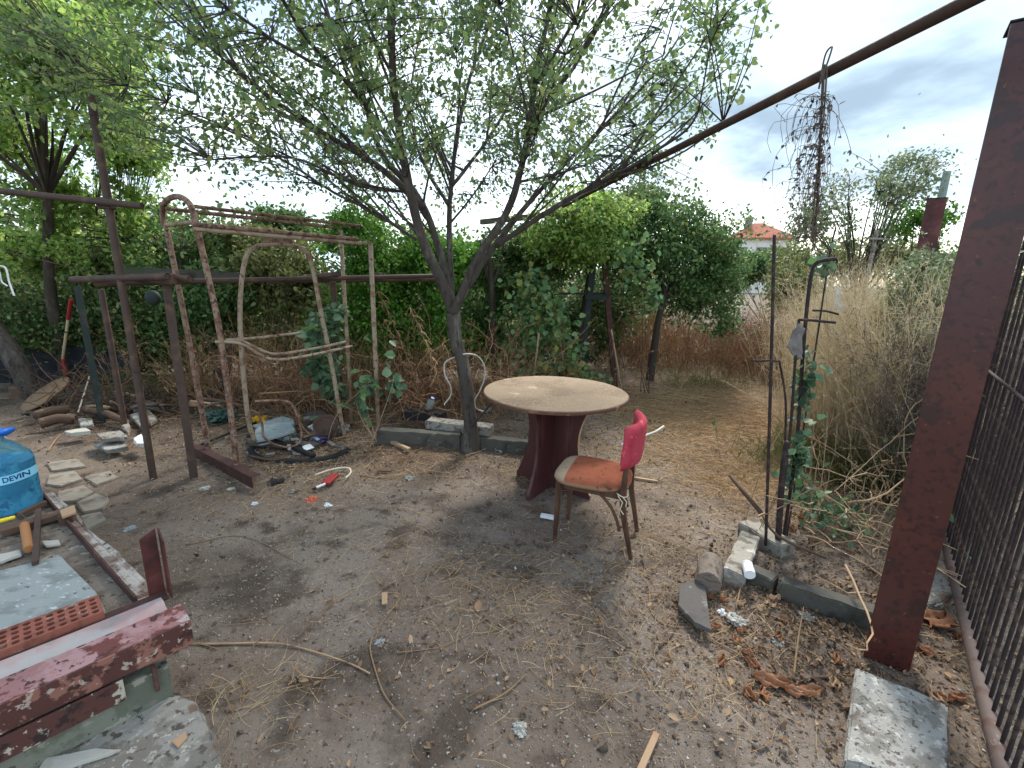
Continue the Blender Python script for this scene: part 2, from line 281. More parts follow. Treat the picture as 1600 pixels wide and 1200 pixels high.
class MB:
    def __init__(s): s.v = []; s.f = []
    def add(s, vs, fs):
        n = len(s.v); s.v += [tuple(float(c) for c in x) for x in vs]; s.f += [tuple(i+n for i in q) for q in fs]; return s
    def box(s, c, d, rot=None):
        a = np.array([[x, y, z] for x in (-.5, .5) for y in (-.5, .5) for z in (-.5, .5)])*np.array(d)
        if rot is not None: a = a @ np.array(rot).T
        return s.add(a+np.array(c), [(0, 1, 3, 2), (4, 6, 7, 5), (0, 4, 5, 1), (2, 3, 7, 6), (0, 2, 6, 4), (1, 5, 7, 3)])
    def beam(s, p, q, w, h, upv=(0, 0, 1)):      # rectangular bar from p to q
        p = np.array(p, float); q = np.array(q, float); d = q-p; L = np.linalg.norm(d); d /= L
        sd_ = np.cross(d, upv); sd_ /= np.linalg.norm(sd_); u = np.cross(sd_, d)
        return s.box((p+q)/2, (w, L, h), np.array([sd_, d, u]).T)
    def tube(s, pts, rad, n=10, cap=True, closed=False):
        P = [Vector([float(c) for c in p]) for p in pts]; K = len(P)
        if not hasattr(rad, '__len__'): rad = [rad]*K
        vs = []; ref = None
        for i, p in enumerate(P):
            d = ((P[(i+1) % K]-P[i-1]) if closed else (P[min(i+1, K-1)]-P[max(i-1, 0)])).normalized()
            if ref is None: ref = d.orthogonal().normalized()
            else: ref = (ref-d*ref.dot(d)).normalized()
            b = d.cross(ref)
            vs += [p+(ref*math.cos(2*math.pi*j/n)+b*math.sin(2*math.pi*j/n))*rad[i] for j in range(n)]
        fs = []
        for i in range(K if closed else K-1):
            k = (i+1) % K
            fs += [(i*n+j, i*n+(j+1) % n, k*n+(j+1) % n, k*n+j) for j in range(n)]
        if cap and not closed: fs += [tuple(range(n))[::-1], tuple((K-1)*n+j for j in range(n))]
        return s.add(vs, fs)
    def prism(s, poly, p0, ax, ay, az, t):        # polygon in the plane (ax, ay) at p0, thickness t along az
        ax, ay, az, p0 = (np.array(k, float) for k in (ax, ay, az, p0)); n = len(poly)
        vs = [p0+ax*x+ay*y for x, y in poly]+[p0+ax*x+ay*y+az*t for x, y in poly]
        return s.add(vs, [tuple(range(n))[::-1], tuple(range(n, 2*n))]+[(i, (i+1) % n, n+(i+1) % n, n+i) for i in range(n)])
    def lathe(s, prof, c=(0, 0, 0), n=32, sq=1.):
        c = np.array(c); K = len(prof); vs = []
        for r, z in prof:
            for j in range(n):
                a = 2*math.pi*j/n; x, y = math.cos(a), math.sin(a)
                if sq != 1.: x = math.copysign(abs(x)**sq, x); y = math.copysign(abs(y)**sq, y)
                vs.append(c+np.array([r*x, r*y, z]))
        fs = [(i*n+j, i*n+(j+1) % n, (i+1)*n+(j+1) % n, (i+1)*n+j) for i in range(K-1) for j in range(n)]
        fs += [tuple(range(n))[::-1], tuple((K-1)*n+j for j in range(n))]
        return s.add(vs, fs)
    def build(s, name, m, parent=None, local=False, smooth=False, bevel=0., rough=0., sub=0, rs=8.):
        me = bpy.data.meshes.new(name); me.from_pydata(s.v, [], s.f); me.materials.append(M[m])
        if bevel or sub or rough:
            b = bmesh.new(); b.from_mesh(me)
            if bevel: bmesh.ops.bevel(b, geom=b.edges[:], offset=bevel, segments=2, affect='EDGES', profile=.6)
            if sub: bmesh.ops.subdivide_edges(b, edges=b.edges[:], cuts=sub, use_grid_fill=True)
            if rough:
                for v in b.verts: v.co += Vector(vnoise3(np.array([v.co])*rs)[0])*rough
            b.normal_update(); b.to_mesh(me); b.free()
        if smooth:
            for p in me.polygons: p.use_smooth = True
            if smooth != 'all':
                try: me.set_sharp_from_angle(angle=R(40))
                except Exception: pass
        return link_mesh(name, me, parent, local)
# value noise
_T = RNG.random((32, 32, 32)).astype(np.float32)
def vnoise(p):
    p = np.asarray(p, float); i = np.floor(p).astype(int); f = p-i; f = f*f*(3-2*f); r = 0.
    for a in (0, 1):
        for b in (0, 1):
            for c in (0, 1):
                wgt = (f[:, 0] if a else 1-f[:, 0])*(f[:, 1] if b else 1-f[:, 1])*(f[:, 2] if c else 1-f[:, 2])
                r = r+wgt*_T[(i[:, 0]+a) % 32, (i[:, 1]+b) % 32, (i[:, 2]+c) % 32]
    return r
def vnoise3(p): return np.stack([vnoise(p+k*13.7)-.5 for k in range(3)], 1)*2
def np_mesh(name, verts, faces, m, parent=None, smooth=False):
    """faces: an (n, k) index array"""
    me = bpy.data.meshes.new(name); k = faces.shape[1]
    me.vertices.add(len(verts)); me.vertices.foreach_set('co', np.ascontiguousarray(verts, np.float32).ravel())
    me.loops.add(faces.size); me.loops.foreach_set('vertex_index', np.ascontiguousarray(faces, np.int32).ravel())
    me.polygons.add(len(faces)); me.polygons.foreach_set('loop_start', np.arange(0, faces.size, k, dtype=np.int32))
    if smooth: me.polygons.foreach_set('use_smooth', np.ones(len(faces), bool))
    me.update(calc_edges=True); me.materials.append(M[m]); return link_mesh(name, me, parent)
def unit(a): return a/np.maximum(np.linalg.norm(a, axis=-1, keepdims=True), 1e-9)
def leaf_geo(P, L, aspect=.55, droop=.25, upb=.6, fold=.25, rng=RNG):
    """leaf blades at P, length L; six points and a midrib fold each"""
    n = len(P); d = rng.normal(size=(n, 3)); d[:, 2] -= droop; d = unit(d)
    nn = rng.normal(size=(n, 3)); nn[:, 2] = np.abs(nn[:, 2])+upb; s = unit(np.cross(d, nn)); nn = np.cross(s, d)
    L = L[:, None]; w_ = L*aspect*.5
    v = np.stack([P, P+d*L*.35+s*w_+nn*w_*fold, P+d*L*.72+s*w_*.72+nn*w_*fold*.6-nn*L*.03, P+d*L-nn*L*.1,
                  P+d*L*.72-s*w_*.72+nn*w_*fold*.6-nn*L*.03, P+d*L*.35-s*w_+nn*w_*fold], 1).reshape(-1, 3)
    b = (np.arange(n)*6)[:, None]
    f = np.concatenate([b+np.array([[0, 1, 2, 3]]), b+np.array([[0, 3, 4, 5]])], 1).reshape(-1, 4)
    return v, f
def tubes_geo(P, rad, sides=4):
    """P (n, k, 3) polylines with radii (n, k)"""
    n, k, _ = P.shape; d = np.empty_like(P); d[:, 1:-1] = P[:, 2:]-P[:, :-2]; d[:, 0] = P[:, 1]-P[:, 0]; d[:, -1] = P[:, -1]-P[:, -2]; d = unit(d)
    ref = np.where(np.abs(d[:, :1, 2:3]) > .8, np.array([1., 0, 0]), np.array([0., 0, 1])); ref = np.broadcast_to(ref, d.shape)
    a = unit(np.cross(d, ref)); b = np.cross(d, a); t = 2*math.pi*np.arange(sides)/sides
    v = P[:, :, None]+(a[:, :, None]*np.cos(t)[:, None]+b[:, :, None]*np.sin(t)[:, None])*rad[:, :, None, None]
    v = v.reshape(-1, 3); i = np.arange(n)[:, None, None]*k*sides+np.arange(k-1)[None, :, None]*sides; j = np.arange(sides); j2 = (j+1) % sides
    f = np.stack([i+j, i+j2, i+sides+j2, i+sides+j], -1).reshape(-1, 4); return v, f
def cat_geo(parts):
    vs, fs, n = [], [], 0
    for v, f in parts: vs.append(v); fs.append(f+n); n += len(v)
    return np.concatenate(vs), np.concatenate(fs)
def bez(p0, p1, p2, k):
    t = np.linspace(0, 1, k)[None, :, None]; return p0[:, None]*(1-t)**2+p1[:, None]*2*t*(1-t)+p2[:, None]*t*t
def smooth_path(pts, per=5):
    P = [np.array(p, float) for p in pts]; P = [2*P[0]-P[1]]+P+[2*P[-1]-P[-2]]; out = []
    for i in range(1, len(P)-2):
        for j in range(per):
            t = j/per; a, b, c, d = P[i-1:i+3]
            out.append(.5*(2*b+(c-a)*t+(2*a-5*b+4*c-d)*t*t+(3*b-a-3*c+d)*t**3))
    out.append(P[-2]); return out

# ---------------------------------------------------------------- ground
def hgt(x, y):
    x = np.asarray(x, float); y = np.asarray(y, float)
    if x.ndim > 1: return hgt(x.ravel(), y.ravel()).reshape(x.shape)
    p = np.stack([x, y, x*0], -1)
    near = 1/(1+np.exp((np.hypot(x, y-4)-14)/2))
    h = (vnoise(p*1.1)-.5)*.035+(vnoise(p*3.7+5)-.5)*.022+(vnoise(p*11+9)-.5)*.006+(vnoise(p*27+2)-.5)*.003
    return h*near
def graded(lo_, hi_, c, n, fine):
    t = np.linspace(-1, 1, n); s = np.sinh(t*fine)/math.sinh(fine)
    return np.where(s < 0, c+(c-lo_)*s, c+(hi_-c)*s)
gx = graded(-150, 150, 0, 520, 6.6); gy = graded(-60, 300, 2.6, 560, 7.0)
X, Y = np.meshgrid(gx, gy, indexing='ij'); Zg = hgt(X.ravel(), Y.ravel())
gv = np.stack([X.ravel(), Y.ravel(), Zg], 1); ii = (np.arange(519)[:, None]*560+np.arange(559)[None]).ravel()
go = np_mesh('ground', gv, np.stack([ii, ii+560, ii+561, ii+1], 1), 'soil', smooth=True)
gc = np.array(go.location); me = go.data; co = np.empty(len(gv)*3, np.float32); me.vertices.foreach_get('co', co)
co = co.reshape(-1, 3)+gc; me.vertices.foreach_set('co', co.astype(np.float32).ravel()); go.location = (0, 0, 0); me.update()
props(go, 'bare trodden grey brown earth of the yard', kind='structure')
def gz(x, y): return float(hgt(np.array([x]), np.array([y]))[0])

exec_parts = []
# ================================================================= large things
def ribbons(P, head, L, wd, curl=.5, lift=.01, k=4, rng=RNG, flat=True):
    """thin bent blades lying on the ground"""
    n = len(P); a = head; pts = []; cur = P.copy(); ang = a.copy(); da = rng.normal(0, curl, n)/k
    pts.append(cur.copy()); seg = L/(k-1)
    for i in range(k-1):
        cur = cur+np.stack([np.cos(ang)*seg, np.sin(ang)*seg, 0*seg], 1); ang = ang+da; pts.append(cur.copy())
    Q = np.stack(pts, 1); arc = np.linspace(0, 1, k)
    tilt = rng.random(n)**3*lift*3
    Q[:, :, 2] = hgt(Q[:, :, 0], Q[:, :, 1])+.002+rng.random(n)[:, None]*lift+(arc*tilt[:, None])
    return tubes_geo(Q, np.broadcast_to(wd[:, None], (n, k))*np.linspace(1, .5, k), 3)
def patch_pts(n, specs, rng=RNG):
    """(cx, cy, sx, sy, weight) gaussian patches"""
    wts = np.array([s[4] for s in specs], float); c = rng.choice(len(specs), n, p=wts/wts.sum()); S = np.array([s[:4] for s in specs])[c]
    x = S[:, 0]+rng.normal(size=n)*S[:, 2]; y = S[:, 1]+rng.normal(size=n)*S[:, 3]; return x, y

# ---- main tree
def limb(pts, r_a, r_b, per=5):
    P = np.array(smooth_path(pts, per)); return P, np.linspace(r_a, r_b, len(P))
def main_tree():
    base = G(737, 703); base[2] = gz(base[0], base[1])-.03
    root = thing('fruit_tree', base, 'large leafy tree with smooth grey trunk forking low beside the round table', 'tree')
    Y0 = base[1]
    tr = [base, W(733, 640, Y0), W(724, 580, Y0-.02), W(712, 525, Y0-.02), W(708, 488, Y0)]
    P, r = limb(tr, .062, .052, 6); r[:4] += np.array([.05, .03, .015, .005]); r[-4:] += .012
    mb = MB().tube(P, list(r), 16); tk = mb.build('trunk', 'bark', root, smooth='all', rough=.012, rs=7)
    fk = (708, 490)
    L = [  # pixel track, distance at the start and at the end, radii
        ([fk, (690, 440), (662, 380), (645, 320), (628, 230), (614, 120), (612, 40), (618, -60), (600, -180)], Y0, Y0-.7, .055, .012),
        ([fk, (700, 450), (688, 395), (665, 330), (640, 290), (600, 245), (575, 180), (548, 90), (528, 20), (505, -80)], Y0+.03, Y0+.2, .045, .01),
        ([(662, 325), (610, 275), (560, 240), (500, 205), (440, 165), (380, 120), (340, 70), (300, 0)], Y0+.05, Y0-.6, .032, .007),
        ([(650, 375), (590, 335), (520, 300), (450, 255), (380, 215), (310, 185), (250, 170)], Y0+.03, Y0+.7, .017, .006),
        ([fk, (704, 430), (702, 350), (706, 280), (716, 200), (735, 120), (760, 50), (790, -40)], Y0+.08, Y0+.9, .034, .008),
        ([fk, (722, 455), (745, 405), (790, 335), (815, 260), (828, 190), (838, 110), (858, 20), (870, -80)], Y0-.03, Y0-.5, .046, .010),
        ([fk, (730, 450), (765, 395), (800, 350), (850, 290), (900, 240), (960, 180), (1010, 130), (1060, 60)], Y0+.05, Y0+.5, .036, .007),
        ([(775, 385), (830, 348), (890, 310), (950, 280), (1010, 245), (1070, 205), (1100, 160)], Y0+.02, Y0-.7, .028, .006),
        ([(828, 200), (860, 150), (900, 100), (935, 40), (950, -20)], Y0-.2, Y0-.6, .022, .006),
        ([(700, 320), (660, 250), (640, 170), (650, 90), (660, 0)], Y0+.3, Y0+1.4, .02, .006),
        ([(706, 290), (760, 220), (800, 150), (820, 80), (800, 0)], Y0+.4, Y0+1.6, .02, .006),
        ([(628, 250), (560, 150), (480, 60), (420, -40)], Y0-.2, Y0-1.5, .022, .006),
        ([(838, 130), (900, 30), (930, -40)], Y0-.4, Y0-.8, .016, .006),
        ([(640, 300), (560, 290), (470, 250), (400, 245), (330, 250)], Y0+.1, Y0-.6, .016, .005)]
    nodes, nd, nr = [], [], []
    for tk_, ya, yb, ra, rb in L:
        n = len(tk_); pts = [W(x, y, ya+(yb-ya)*(i/(n-1))) for i, (x, y) in enumerate(tk_)]
        P, r = limb(pts, ra*.86, rb, 6); MB().tube(P, list(r), 10).build('branch', 'bark', root, smooth='all', rough=.006, rs=9)
        d = np.gradient(P, axis=0); k = len(P)//4 if tk_[0] == fk else 1
        nodes.append(P[k:]); nd.append(unit(d[k:])); nr.append(r[k:])
    nodes = np.concatenate(nodes); nd = np.concatenate(nd); nr = np.concatenate(nr)
    # boughs: secondary branches growing outward from the limbs
    rng = np.random.default_rng(3); n2 = 115; c = rng.choice(len(nodes), n2); s = nodes[c]
    ax = np.array([base[0]+.1, base[1]+.1]); o = s[:, :2]-ax; out = np.concatenate([unit(o+rng.normal(0, .3, o.shape)), rng.random((n2, 1))*.7+.35], 1)
    d = unit(nd[c]*.8+unit(out)*.8+rng.normal(0, .35, (n2, 3))); ln = rng.uniform(.5, 1.25, n2)[:, None]
    e = s+d*ln+np.array([0, 0, .10]); okb = (e[:, 0] < .40*e[:, 1]+.05) & (e[:, 0] < 1.6) & (e[:, 2] > 1.9) & (np.hypot(e[:, 0]+.75, e[:, 1]-4.15) < 2.7); s, d, ln, e, c = s[okb], d[okb], ln[okb], e[okb], c[okb]; n2 = len(s); m = s+d*ln*.5+rng.normal(0, .06, (n2, 3)); B = bez(s, m, e, 7)
    rr = np.minimum(nr[c], .013)[:, None]*np.linspace(.9, .3, 7)
    N2 = np.concatenate([nodes, B[:, 2:].reshape(-1, 3)]); N2 = N2+0
    g_b = tubes_geo(B, rr, 5)
    # attractors through the crown's volume
    c0 = np.array([-.75, 4.15]); A = []
    while len(A) < 1300:
        q = rng.uniform(-1, 1, (4000, 3)); q = q[(q[:, 0]**2+q[:, 1]**2) < 1]
        x = c0[0]+q[:, 0]*2.75; y = c0[1]+q[:, 1]*2.35; rad = np.hypot(q[:, 0], q[:, 1])
        z = 1.75+(q[:, 2]+1)/2*3.2
        low = 2.10+np.where(rad < .35, .55, .2)+.35*(rad > .8)*(rad-.8)/.2; top = 4.9-1.5*rad**2
        ok = (z > low) & (z < top); p = np.stack([x, y, z], 1)[ok]
        p = p[vnoise(p*1.5+3) > .36]; p = p[(p[:, 0] < .42*p[:, 1]+.05) & (p[:, 0] < 1.75) & (p[:, 1] > 2.55)]
        A = p if len(A) == 0 else np.concatenate([A, p])
    A = A[:1300]
    D = ((A[:, None]-N2[None])**2).sum(-1) + 2.*np.maximum(0, N2[None, :, 2]-A[:, None, 2]); j = D.argmin(1); S = N2[j]
    keep = np.sqrt(D.min(1)) < 1.25; A = A[keep]; S = S[keep]; n = len(A)
    mid = (A+S)/2+rng.normal(0, .05, (n, 3))+np.array([0, 0, .05]); B2 = bez(S, mid, A, 6)
    ext = unit(A-mid)*rng.uniform(.1, .3, (n, 1)); ext[:, 2] *= .5; B3 = bez(A, A+ext*.5, A+ext, 3)
    B2 = np.concatenate([B2, B3[:, 1:]], 1); g_t = tubes_geo(B2, np.linspace(.0055, .0012, 8)[None]*np.ones((n, 1)), 3)
    v, f = cat_geo([g_b, g_t]); np_mesh('twigs', v, f, 'bark', root)
    # leaves along each twig
    per = 31; t = rng.random((n, per))**.8*5.6+1.3; i0 = np.clip(t.astype(int), 0, 6); fr = (t-i0)[..., None]; ar = np.arange(n)[:, None]
    LP = B2[ar, i0]*(1-fr)+B2[ar, i0+1]*fr+rng.normal(0, .035, (n, per, 3)); LP = LP.reshape(-1, 3)
    n3 = n2*26; kb = rng.integers(0, n2, n3); tb = rng.integers(2, 7, n3); LP = np.concatenate([LP, B[kb, tb]+rng.normal(0, .05, (n3, 3))])
    LP = LP[vnoise(LP*4.0+1) > .33]
    v, f = leaf_geo(LP, rng.uniform(.026, .056, len(LP)), .58, .5, .3, rng=rng); np_mesh('crown', v, f, 'leaf_main', root)
    # sucker and a pruned stub
    q = W(705, 335, Y0+.05)
    return root
main_tree()

# ---- generic bush / tree: stems + leaves in clumped blobs
def plant(name, label, cat, blobs, n, lsize, m, foot, stems=6, stem_r=.02, aspect=.6, group=None, seed=0, clump=2.2, thr=.42, stem_mat='bark_dark', trunk=None, parts=('stems', 'foliage'), droop=.3):
    rng = np.random.default_rng(seed+11); foot = np.array([foot[0], foot[1], gz(foot[0], foot[1])-.03])
    root = thing(name, foot, label, cat, group)
    B = np.array([list(b)[:6] for b in blobs], float); vol = B[:, 3]*B[:, 4]+B[:, 4]*B[:, 5]; vol /= vol.sum(); P = []; tot = 0
    while tot < n:
        k = rng.choice(len(B), n, p=vol); u = unit(rng.normal(size=(n, 3))); rr = rng.random(n)**.42
        u = u*(1+.45*(vnoise(u*2.1+k[:, None]*3.3)-.5)*2)[:, None]
        p = B[k, :3]+u*rr[:, None]*B[k, 3:6]; p = p[p[:, 2] > .03]
        nz = vnoise(p*clump+seed)*.65+vnoise(p*clump*2.7+seed)*.35; p = p[nz > thr]; P.append(p); tot += len(p)
    P = np.concatenate(P)[:n]
    st = rng.random(len(P)) < .10      # straggling shoots past the outline
    cl = ((P[:, None]-B[None, :, :3])**2).sum(-1).argmin(1); P[st] += (unit(P-B[cl, :3])*rng.exponential(.12, (len(P), 1))*np.array([1, 1, 1.2]))[st]
    P = P[P[:, 2] > .03]
    # branches
    g = []; tips = B[rng.choice(len(B), stems, p=vol)]; T = tips[:, :3]+unit(rng.normal(size=(stems, 3)))*tips[:, 3:6]*.6; T[:, 2] = np.maximum(T[:, 2], .4)
    if trunk is None:
        S = foot+np.stack([rng.normal(0, .14, stems), rng.normal(0, .12, stems), np.zeros(stems)], 1)
    else: S = np.repeat(np.array(trunk[-1])[None], stems, 0)
    mid = (S+T)/2+np.array([0, 0, .15])*np.ones((stems, 1))+rng.normal(0, .1, (stems, 3)); Q = bez(S, mid, T, 8)
    g.append(tubes_geo(Q, np.linspace(1, .3, 8)[None]*rng.uniform(.6, 1, (stems, 1))*stem_r, 6))
    nodes = Q[:, 2:].reshape(-1, 3); nt_ = min(260, n//30); tg = P[rng.choice(len(P), nt_)]
    D = ((tg[:, None]-nodes[None])**2).sum(-1); s = nodes[D.argmin(1)]; Q2 = bez(s, (s+tg)/2+rng.normal(0, .06, (nt_, 3)), tg, 5)
    g.append(tubes_geo(Q2, np.linspace(.3, .12, 5)[None]*stem_r*np.ones((nt_, 1)), 3))
    if trunk is not None:
        TP = np.array(smooth_path(trunk, 5)); k = len(TP); rad = np.linspace(trunk_r(stem_r), stem_r*1.6, k); g.append(tubes_geo(TP[None], rad[None], 12))
    v, f = cat_geo(g); np_mesh(parts[0], v, f, stem_mat, root, smooth=True)
    v, f = leaf_geo(P, rng.uniform(.7, 1.25, len(P))*lsize, aspect, droop, .5, rng=rng); np_mesh(parts[1], v, f, m, root)
    return root
def trunk_r(s): return s*2.6
def blob(px, py, Y, wpx, hpx, dy=.6): c = W(px, py, Y); k = Y/FPX; return (c[0], c[1], c[2], wpx*k/2, dy, hpx*k/2)

# tall trees at the left
plant('tall_tree', 'tall bright green tree at the left edge with its crown rising above the pipes', 'tree',
      [blob(60, 60, 5.6, 260, 190, 1.0), blob(150, 20, 5.6, 180, 160, .9), blob(150, 130, 5.4, 190, 120, .8), blob(-80, 160, 5.8, 260, 260, 1), blob(30, 190, 5.8, 150, 90, .8), blob(60, -90, 5.8, 300, 150, 1), blob(20, 60, 4.6, 260, 190, .7), blob(120, 90, 4.6, 180, 150, .6), blob(185, 215, 5.6, 90, 60, .5)],
      24000, .058, 'leaf_left', (-6.1, 6.2), stems=16, stem_r=.03, seed=1, thr=.52, clump=2.3, trunk=[(-6.1, 6.2, 0), (-6.0, 6.1, 1.2), (-5.6, 5.9, 2.4)], parts=('trunk', 'crown'))
plant('slender_tree', 'slender tree behind the tall pipe post with drooping yellow green leaves', 'tree',
      [blob(190, 240, 6.6, 120, 110, .7), blob(80, 290, 6.6, 170, 110, .8), blob(140, 350, 6.6, 200, 110, .8), blob(20, 350, 6.5, 150, 130, .8), blob(225, 330, 6.8, 80, 110, .5), blob(110, 400, 6.6, 240, 70, .8)],
      17000, .066, 'leaf_left', (-4.9, 6.9), stems=14, stem_r=.022, seed=2, thr=.50, trunk=[(-4.9, 6.9, 0), (-4.85, 6.9, .9), (-4.8, 6.8, 1.7)], parts=('trunk', 'crown'))
plant('far_tree', 'broad dark tree behind everything at the left side of the garden', 'tree',
      [blob(60, 420, 9.5, 340, 170, 1.2), blob(260, 400, 9.5, 220, 150, 1), blob(-120, 330, 9.5, 260, 300, 1.2), blob(150, 520, 9.5, 420, 130, 1)],
      17000, .13, 'leaf_deep', (-8, 10), stems=12, stem_r=.05, seed=3, thr=.36, trunk=[(-8, 10, 0), (-7.9, 10, 1.3), (-7.8, 10, 2.2)], parts=('trunk', 'crown'))
# the hedge of self-sown bushes, each its own plant
G1 = 'bushes of the overgrown thicket'
bush = [
 ('dark low bush filling the far left corner under the trees', [blob(30, 470, 6.6, 210, 110), blob(90, 520, 6.4, 160, 70), blob(-60, 500, 6.4, 160, 160)], 9000, .06, 'leaf_deep', 60),
 ('dark green bush between the green steel post and the pipe posts', [blob(190, 470, 6.6, 170, 130), blob(230, 540, 6.7, 120, 80), blob(170, 410, 7, 160, 60)], 8000, .065, 'leaf_deep', 200),
 ('broad bush behind the left end of the swing frame', [blob(310, 395, 6.6, 190, 110), blob(340, 470, 6.5, 170, 110), blob(280, 520, 6.8, 150, 80)], 13000, .07, 'leaf_mid', 310),
 ('yellowing bush seen through the curved hanger of the swing', [blob(440, 420, 6.6, 160, 90), blob(470, 455, 6.4, 120, 70), blob(400, 380, 7.0, 120, 50)], 9000, .075, 'leaf_olive', 440),
 ('bright green fine leaved bush right of the swing frame', [blob(575, 420, 6.1, 110, 170), blob(545, 390, 6.3, 90, 90), blob(600, 500, 6.1, 120, 150), blob(560, 350, 6.4, 60, 50)], 17000, .052, 'leaf_bright', 590),
 ('bright green bush directly behind the trunk of the large tree', [blob(665, 430, 6.4, 140, 130), blob(650, 520, 6.2, 130, 110), blob(700, 400, 6.8, 110, 80)], 15000, .062, 'leaf_bright', 660),
 ('mid green bush between the large tree and the A frame', [blob(800, 430, 6.9, 150, 110), blob(775, 500, 6.8, 120, 110), blob(850, 395, 7.2, 140, 80)], 13000, .068, 'leaf_mid', 800),
 ('dark bush behind the legs of the A frame', [blob(880, 500, 8.0, 160, 150), blob(940, 470, 8.4, 150, 120)], 8000, .075, 'leaf_deep', 890),
]
for i, (lb, bl, n, ls, m_, fx) in enumerate(bush):
    yy = bl[0][1]; wx = W(fx, 560, yy)[0]; bl = bl+[(wx+.15, yy+.1, .55, .75, .45, .55), (wx-.35, yy+.3, .9, .6, .45, .5)]; n = int(n*1.3); plant('bush', lb, 'bush', bl, n, ls, m_, (W(fx, 560, yy)[0], yy), stems=9, stem_r=.016, seed=20+i, group=G1, thr=.43)
plant('mulberry_tree', 'rounded green tree with a single thin trunk at the end of the path', 'tree',
      [blob(1010, 400, 7.5, 170, 120, .9), blob(1075, 380, 7.6, 180, 110, .9), blob(1115, 420, 7.7, 90, 100, .7), blob(1085, 460, 7.6, 150, 80, .7), blob(960, 370, 7.3, 120, 100, .7), blob(1030, 330, 7.6, 120, 60, .6), blob(1120, 500, 7.8, 70, 60, .4), blob(1000, 310, 7.6, 70, 40, .4)],
      30000, .06, 'leaf_mid', (2.2, 7.28), stems=16, stem_r=.026, seed=40, thr=.37, trunk=[(2.2, 7.28, 0), (2.22, 7.26, .5), (2.24, 7.24, 1.0), (2.30, 7.24, 1.3)], parts=('trunk', 'crown'))
plant('arching_tree', 'tree with yellow green foliage arching over the dark cross beam', 'tree',
      [blob(905, 350, 6.6, 130, 90, .6), blob(870, 375, 6.5, 100, 60, .5), blob(945, 330, 6.8, 120, 60, .6), blob(920, 395, 6.5, 110, 50, .5)],
      14000, .055, 'leaf_left', (.95, 6.9), stems=10, stem_r=.018, seed=41, thr=.38, trunk=[(.95, 6.9, 0), (1.0, 6.9, .9), (1.05, 6.8, 1.6)], parts=('trunk', 'crown'))
plant('grape_vine', 'grape vine with large pale leaves climbing beside the A frame', 'vine',
      [blob(850, 510, 6.0, 110, 90, .3), blob(860, 560, 5.9, 120, 60, .3), blob(825, 460, 6.2, 80, 90, .3), blob(880, 590, 6.0, 130, 30, .3), blob(790, 540, 6.2, 90, 80, .3)],
      1500, .085, 'leaf_vine', (.55, 6.0), stems=9, stem_r=.011, aspect=.9, seed=42, thr=.44, stem_mat='stick_dark')
plant('grape_vine', 'small vine with pale lobed leaves hanging from the tree over the A frame', 'vine',
      [blob(1000, 430, 6.3, 70, 60, .2), blob(980, 390, 6.4, 80, 60, .3), blob(1020, 460, 6.3, 40, 50, .2)], 330, .085, 'leaf_vine', (2.0, 6.5), stems=4, stem_r=.01, aspect=.9, seed=43, thr=.46, stem_mat='stick_dark')
plant('vine_shoot', 'leafy green shoots growing up through the seat rails of the swing', 'vine',
      [blob(505, 520, 4.6, 60, 60, .15), blob(490, 560, 4.6, 70, 60, .15), blob(520, 600, 4.6, 50, 70, .15), blob(530, 490, 4.6, 30, 30, .1)],
      380, .085, 'leaf_ivy', (-1.75, 4.6), stems=9, stem_r=.008, aspect=.85, seed=44, thr=.3, stem_mat='stick_dark')
plant('vine_shoot', 'young shoot with broad leaves in front of the right swing leg', 'vine',
      [blob(565, 640, 4.25, 34, 60, .08), blob(572, 600, 4.25, 40, 40, .08), blob(612, 600, 4.3, 34, 44, .08)],
      75, .085, 'leaf_ivy', (-1.42, 4.25), stems=6, stem_r=.006, aspect=.9, seed=45, thr=.2, stem_mat='stick')
# right-hand side vegetation
plant('scrubby_tree', 'sparse half bare tree rising behind the dry grass at the right', 'tree',
      [blob(1300, 330, 8.5, 120, 90, .8), blob(1370, 300, 8.5, 130, 80, .8), blob(1420, 290, 8.6, 100, 80, .7), blob(1255, 350, 8.6, 60, 60, .6), blob(1360, 360, 8.4, 200, 60, .7), blob(1430, 250, 8.6, 80, 30, .4)],
      5200, .06, 'leaf_grey', (6.9, 9.6), stems=34, stem_r=.024, seed=50, thr=.46, clump=3, parts=('trunk', 'crown'), trunk=[(6.9, 9.6, 0), (6.9, 9.5, .8), (6.6, 9.2, 1.2)], stem_mat='bark')
plant('bush', 'green bush behind the top of the red fence post', 'bush', [blob(1460, 400, 7.5, 60, 120, .4), blob(1445, 350, 7.5, 50, 50, .4), blob(1470, 460, 7.2, 80, 100, .4)],
      5000, .065, 'leaf_bright', (6.2, 7.5), stems=7, seed=51, thr=.38)
plant('bush', 'distant low bush below the white house', 'bush', [blob(1210, 415, 15, 130, 40, .8), blob(1150, 425, 15, 90, 40, .8)], 7000, .12, 'leaf_mid', (8.2, 15), stems=8, seed=52, thr=.38)
plant('bush', 'distant olive green bush behind the rebar bundle', 'bush', [blob(1280, 410, 13, 160, 60, .8), blob(1390, 400, 13, 120, 50, .8), blob(1240, 450, 12, 90, 80, .8)], 9000, .10, 'leaf_olive', (9, 13), stems=8, seed=53, thr=.38)
plant('ivy_bush', 'grey green ivy mass clinging to the fence beside the tall red post', 'ivy', [blob(1420, 480, 3.9, 70, 120, .3), blob(1435, 580, 3.5, 60, 140, .3), blob(1430, 700, 3.2, 60, 140, .25), blob(1450, 420, 4.1, 60, 60, .25)],
      8500, .036, 'leaf_grey', (3.0, 3.9), stems=14, stem_r=.008, seed=54, thr=.36, stem_mat='stick_dark')
